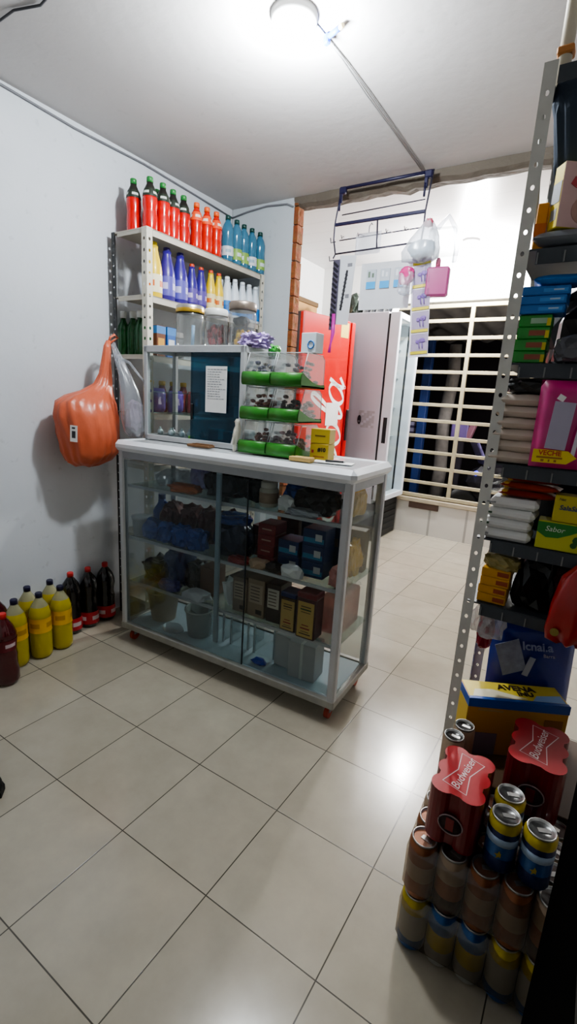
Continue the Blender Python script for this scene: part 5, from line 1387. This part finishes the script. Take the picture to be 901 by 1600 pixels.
# heap on the floor below: cartons, oat box, blue bag
carton('cardboard_case', 'plain brown case on the floor behind the beer cans inside the rack', 'box', (.38, .345, .314), '5a4432', (1.335, .632, 0), 0)
t = carton('oat_box', 'yellow and blue oat carton lying on the brown case below the rack', 'box', (.275, .095, .175), 'b9862a', (1.236, .651, .3145), .50)
part(t, 'top_print', MB().box((0, 0, .1755), (.268, .088, .0012)), C('d8c24a', .45))
part(t, 'blue_border', MB().box((0, -.0478, .163), (.276, .0012, .026)).box((-.1378, 0, .163), (.0012, .096, .026)).box((0, -.042, .1764), (.272, .011, .0008)), C('27509c', .45))
part(t, 'cream_patch', MB().add([(-.125, -.035, .1768), (-.03, -.036, .1768), (.03, -.03, .1768), (-.06, .005, .1768), (-.11, .0, .1768)], [(0, 1, 2, 3, 4)]).add([(.04, -.036, .1768), (.13, -.036, .1768), (.13, .0, .1768), (.06, -.01, .1768)], [(0, 1, 2, 3)], 1), [C('ded6b8', .5), C('8aa8d0', .5)])
text('AVENA', .033, C('3c2c1c'), t, (.012, .018, .1775), (0, 0, PI * 0), 0, bold=.0012)
text('INU', .026, C('3c2c1c'), t, (.03, -.008, .1775), (0, 0, 0), 0, bold=.0010)
part(t, 'yellow_end', MB().box((-.1381, 0, .075), (.0014, .094, .15)), C('c8a83a', .45))
part(t, 'grey_label', MB().box((-.09, -.0482, .035), (.085, .0012, .07)), C('7a7080', .5))
part(t, 'red_frame', MB().box((.10, -.0482, .115), (.05, .0012, .026)), C('8a5a20', .5))
part(t, 'pale_print', MB().box((-.075, -.0482, .142), (.07, .0012, .006)), C('a88a5c', .5))
t = thing('blue_bag', 'dark blue printed plastic bag lying behind the oat carton', 'bag', (1.255, .778, .4145), .5)
part(t, 'bag_body', MB().pillow((0, -.10, 0), (.25, .36, .06), 0, 16, 0, 0, .1, 7).xf(Matrix.Translation((0, 0, .18)) @ Matrix.Rotation(1.5, 4, 'X')), mat('blue_film', '1c2f86', .3, 0, .25, 9, coat=.3))
R_ = Matrix.Translation((0, 0, .18)) @ Matrix.Rotation(1.5, 4, 'X')
tx = text('lcnai.a', .036, C('8f98c0', .4), t, (0, 0, 0), (0, 0, 0), -.2, bold=.0008)
tx.matrix_local = R_ @ Matrix.Translation((-.0, .008, .0385))
tx = text('Barra', .015, C('a09cac', .4), t, (0, 0, 0), (0, 0, 0), -.2)
tx.matrix_local = R_ @ Matrix.Translation((.035, -.018, .0385))
part(t, 'pale_fold', MB().box((-.075, -.03, .0375), (.07, .10, .002), 0, 0, .35).xf(R_), mat('striped_print', '8a90a4', .4, 0, .35, 60))
part(t, 'white_bar', MB().box((-.02, -.055, .038), (.018, .06, .002), 0, 0, -.3).xf(R_), C('a8acb8', .4))
solo('clear_bag', 'crumpled clear plastic hanging below the mustard boxes by the post', 'bag', MB().crumple((0, 0, .03), (.085, .05, .10), 66, .35, 3), glass('crinkled_white', 'f0f0f2', .12, .2, .3, 'd0d0d4'), (1.153, .555, .69))
solo('foil_packet', 'red and green foil packet wedged between the post and the blue bag', 'packet', MB().crumple((0, 0, .05), (.04, .05, .11), 67, .3, 3), mat('red_green_foil', '8c2030', .3, .1, .6, 26), (1.142, .60, .62))

# ------------------------------------------------------------------ beer cans in front of the rack
LID = mat('can_lid', 'b4b4b2', .28, .75, .08)
def can_meshes(r, h, bands, name):
    """bands: (from, to, material index) over the height"""
    mats = [m for _, _, m in bands]
    pr = [(r * .78, 0, 0), (r * .97, h * .035, 0)]
    for k, (a, b_, m) in enumerate(bands):
        pr.append((r, h * a, k))
    pr += [(r, h * bands[-1][1], len(bands) - 1), (r * .86, h * .955, len(bands) - 1), (r * .86, h * .965)]
    body = MB().lathe(pr, seg=18)
    lid = MB().lathe([(r * .86, h * .955), (r * .90, h * .985), (r * .88, h), (r * .82, h * .995), (r * .76, h * .965), (0, h * .965)], seg=18)
    lid.box((r * .15, 0, h * .972), (r * .75, r * .34, h * .008), 0, 0)
    return body.mesh(name, mats), lid.mesh('lid', LID)
COP = mat('copper_can', '8a5433', .32, .35, .15, 8); CREAMC = mat('cream_can', 'a08a74', .35, .2, .15, 9); DKC = mat('dark_can', '3a1f18', .35, .3, .2, 9)
BLC = mat('blue_can', '2c5a94', .3, .35, .12, 9); YLC = mat('yellow_can', 'b5a22c', .3, .3, .12, 9); WHC = mat('white_can', 'a5a5a0', .35, .2, .12, 9); DBL = mat('deep_blue_can', '1b2c5c', .3, .35, .15, 9)
brown = can_meshes(.0325, .152, [(.05, .34, COP), (.34, .62, CREAMC), (.62, .93, COP)], 'can')
brown2 = can_meshes(.0325, .152, [(.05, .30, DKC), (.30, .58, COP), (.58, .93, CREAMC)], 'can')
bly = can_meshes(.0325, .152, [(.05, .30, WHC), (.30, .62, YLC), (.62, .93, BLC)], 'can')
wht = can_meshes(.0325, .152, [(.05, .22, BLC), (.22, .70, WHC), (.70, .93, YLC)], 'can')
def tray(label, z, kinds, seed):
    t = thing('can_tray', label, 'cans', (1.106, .178, z), math.radians(3))
    rng = random.Random(seed); p = .0664
    for j in range(4):
        for i in range(6):
            bm_, lm_ = kinds[(i + 2 * j + (i * j) % 3) % len(kinds)]
            o = link('can', bm_, t, (.033 + i * p, .033 + j * p, 0), (0, 0, rng.uniform(0, 6.28)))
            link('lid', lm_, o)
    part(t, 'shrink_film', MB().box((3 * p, 2 * p, .073), (6 * p + .004, 4 * p + .004, .138), 0, .018), FILM)
    return t
tray('shrink-wrapped tray of blue, yellow and white beer cans lowest on the floor', 0.0, [wht, bly, bly, wht], 1)
tray('shrink-wrapped tray of copper-brown beer cans stacked on the floor tray', .1535, [brown, brown2, brown], 2)
Z3c = .307
sm = can_meshes(.0275, .150, [(.05, .5, COP), (.5, .93, CREAMC)], 'can')
for i, (x, y) in enumerate([(1.135, .405), (1.130, .463)]):
    if i == 1: x = 1.148
    t = thing('beer_can', f'{["nearer", "farther"][i]} single copper-brown can standing on the tray beside the rack post', 'can', (x, y if i == 0 else .4635, Z3c))
    link('can_body', sm[0], t); link('lid', sm[1], t)
bc = can_meshes(.0325, .128, [(.05, .30, DBL), (.30, .60, BLC), (.60, .80, DBL), (.80, .93, YLC)], 'can_body')
for i, (x, y) in enumerate([(1.289, .243), (1.357, .247), (1.288, .312)]):
    t = thing('beer_can', ['blue can with a yellow rim standing right of the smaller red six-pack', 'blue can with a yellow rim beside the black cabinet edge', 'blue can with a yellow rim hidden under the larger red six-pack'][i], 'can', (x, y, Z3c), .4)
    link('body', bc[0], t); link('lid', bc[1], t)
    part(t, 'star_print', MB().add([(.0105 * math.cos(PI / 2 + k * PI / 5) * (1 if k % 2 == 0 else .45) - .012, -.0312, .05 + .0105 * math.sin(PI / 2 + k * PI / 5) * (1 if k % 2 == 0 else .45)) for k in range(10)], [tuple(range(10))]), C('b8a02c', .4))
    part(t, 'pale_band', MB().lathe([(.0329, .07), (.0329, .088)], seg=18), C('9fb2c8', .4))
# red six-packs
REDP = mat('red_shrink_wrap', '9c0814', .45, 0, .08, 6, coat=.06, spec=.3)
REDP_SIDE = mat('shaded_red_wrap', '6e0a14', .35, 0, .15, 6, coat=.2)  # sides of the same red wrap, with shade put into the colour
bud = can_meshes(.0275, .14, [(.05, .93, mat('red_can', '8c141c', .3, .3))], 'can')
def six_pack(label, loc, rz, r, h):
    t = thing('six_pack', label, 'six-pack', loc, rz)
    k = r / .0285
    for i in (-1, 1):
        for j in (0, 1, 2):
            o = link('can', bud[0], t, (i * r, r + 2 * r * j, 0)); o.scale = (k * .98, k * .98, h / .142)
            link('lid', bud[1], o)
    pl = []
    ctr = [((r, r), -130, 50), ((r, 3 * r), -50, 50), ((r, 5 * r), -50, 140), ((-r, 5 * r), 40, 230), ((-r, 3 * r), 130, 230), ((-r, r), 130, 310)]
    # the front pair's inner notch is spanned by film, so arcs run past the corners
    for (c, a0, a1) in ctr:
        n = 10
        for q in range(n + 1):
            a = math.radians(a0 + (a1 - a0) * q / n)
            pl.append((c[0] + (r + .0012) * math.cos(a), c[1] + (r + .0012) * math.sin(a)))
    part(t, 'wrap', MB().prism(pl, .012, h + .002, 0, 1), [REDP_SIDE, REDP], 'red wrap with scalloped outline')
    hole = MB().lathe([(.0, -.0012), (r * .80, -.0012), (r * .80, .0006)], (0, -.0005, h * .5), 28, axis='y')
    hole.xf(Matrix.Diagonal((1.15, 1, 1, 1)))
    hm = part(t, 'carry_hole', hole, C('2a0a0c', .6), 'oval opening with pale rim')
    rim = MB().tube([(r * .92 * math.cos(a), -.002, h * .5 + r * .82 * math.sin(a)) for a in [2 * PI * q / 32 for q in range(32)]], .0016, 6, closed=True)
    part(hm, 'rim', rim, C('9a8688', .35))
    part(hm, 'can_glimpse', MB().box((-.0015, -.0024, h * .5), (r * .62, .001, r * 1.1), 0, .0004), C('7a1018', .3))
    # bow-tie outline and lettering on the top
    L = r * 4.6; wd = r * 1.25; pw = r * .5
    bow = [(-wd, -L / 2 + r * .5), (wd * .55, -L / 2), (pw, -r * .15), (wd, L / 2 - r * .5), (-wd * .55, L / 2), (-pw, r * .15)]
    zt = h + .0026
    em = ribbon(MB(), [Vector((x, y + 3 * r, 0)) for x, y in bow], r * .075, zt, 0, True)
    part(t, 'bow_tie_emblem', em, C('d8c4c4', .45))
    tx = text('Budweiser', r * .98, C('dcc8c8', .45), t, (0, 3 * r, zt), (0, 0, PI / 2 - .12), .25, ex=.0002)
    return t
six_pack('smaller red beer six-pack with bow-tie emblem on the copper tray', (1.187, .205, Z3c), math.radians(0), .0285, .140)
six_pack('larger red beer six-pack with bow-tie emblem behind the blue cans', (1.325, .390, .3145), math.radians(1), .0315, .152)

# dark piece of furniture at the edge
t = thing('black_cabinet', 'black cabinet side filling the lower corner of the picture', 'cabinet', (1.375, -.54, 0))
part(t, 'carcass', MB().box((.3, .26, .45), (.6, .52, .86), 0, .004), mat('matt_black', '030303', .95, spec=.02))
part(t, 'cabinet_top', MB().box((.3, .26, .89), (.61, .53, .02), 0, .004), C('0c0c0c', .5))
part(t, 'plinth', MB().box((.31, .26, .01), (.58, .50, .02)), C('070707', .7))

# ------------------------------------------------------------------ lights, world, camera
def light(name, typ, loc, energy, col, size=.1, rot=(0, 0, 0)):
    l = bpy.data.lights.new(name, typ)
    l.energy = energy; l.color = col
    if typ == 'AREA': l.size = size; l.shape = 'DISK'
    else: l.shadow_soft_size = size
    o = bpy.data.objects.new(name, l); COL.objects.link(o); o.location = loc; o.rotation_euler = rot
    return o
light('ceiling_bulb_light', 'POINT', (LAMP[0], LAMP[1], ZC - .125), 50, (.90, .96, 1.0), .05)
light('inner_bulb_light', 'POINT', (.17, 3.62, Z2 - .19), 150, (1.0, .99, .98), .06)
light('street_lamp_light', 'POINT', (1.3, 5.0, .9), 30, (1.0, .95, .9), .1)
W_ = bpy.data.worlds.new('night'); SC.world = W_
W_.use_nodes = True
W_.node_tree.nodes['Background'].inputs[0].default_value = (.02, .022, .03, 1)
W_.node_tree.nodes['Background'].inputs[1].default_value = .4
cam = bpy.data.cameras.new('camera'); co = bpy.data.objects.new('camera', cam); COL.objects.link(co)
cam.sensor_fit = 'VERTICAL'; cam.sensor_height = 36; cam.lens = 749.58 / 1600 * 36; cam.clip_start = .02
r_ = Vector((0.83872603, 0.54146407, 0.05792504)); d_ = Vector((0.17141445, -0.16155189, -0.9718632)); f_ = Vector((-0.51687111, 0.82505615, -0.22831254))
co.matrix_world = Matrix(((r_.x, -d_.x, -f_.x, 1.31757), (r_.y, -d_.y, -f_.y, -.75607), (r_.z, -d_.z, -f_.z, 1.27335), (0, 0, 0, 1)))
SC.camera = co
SC.view_settings.view_transform = 'AgX'
SC.view_settings.look = 'AgX - Medium High Contrast'
SC.view_settings.exposure = .35
SC.cycles.max_bounces = 10; SC.cycles.transparent_max_bounces = 24
SC.cycles.use_denoising = True
SC.cycles.sample_clamp_indirect = 6
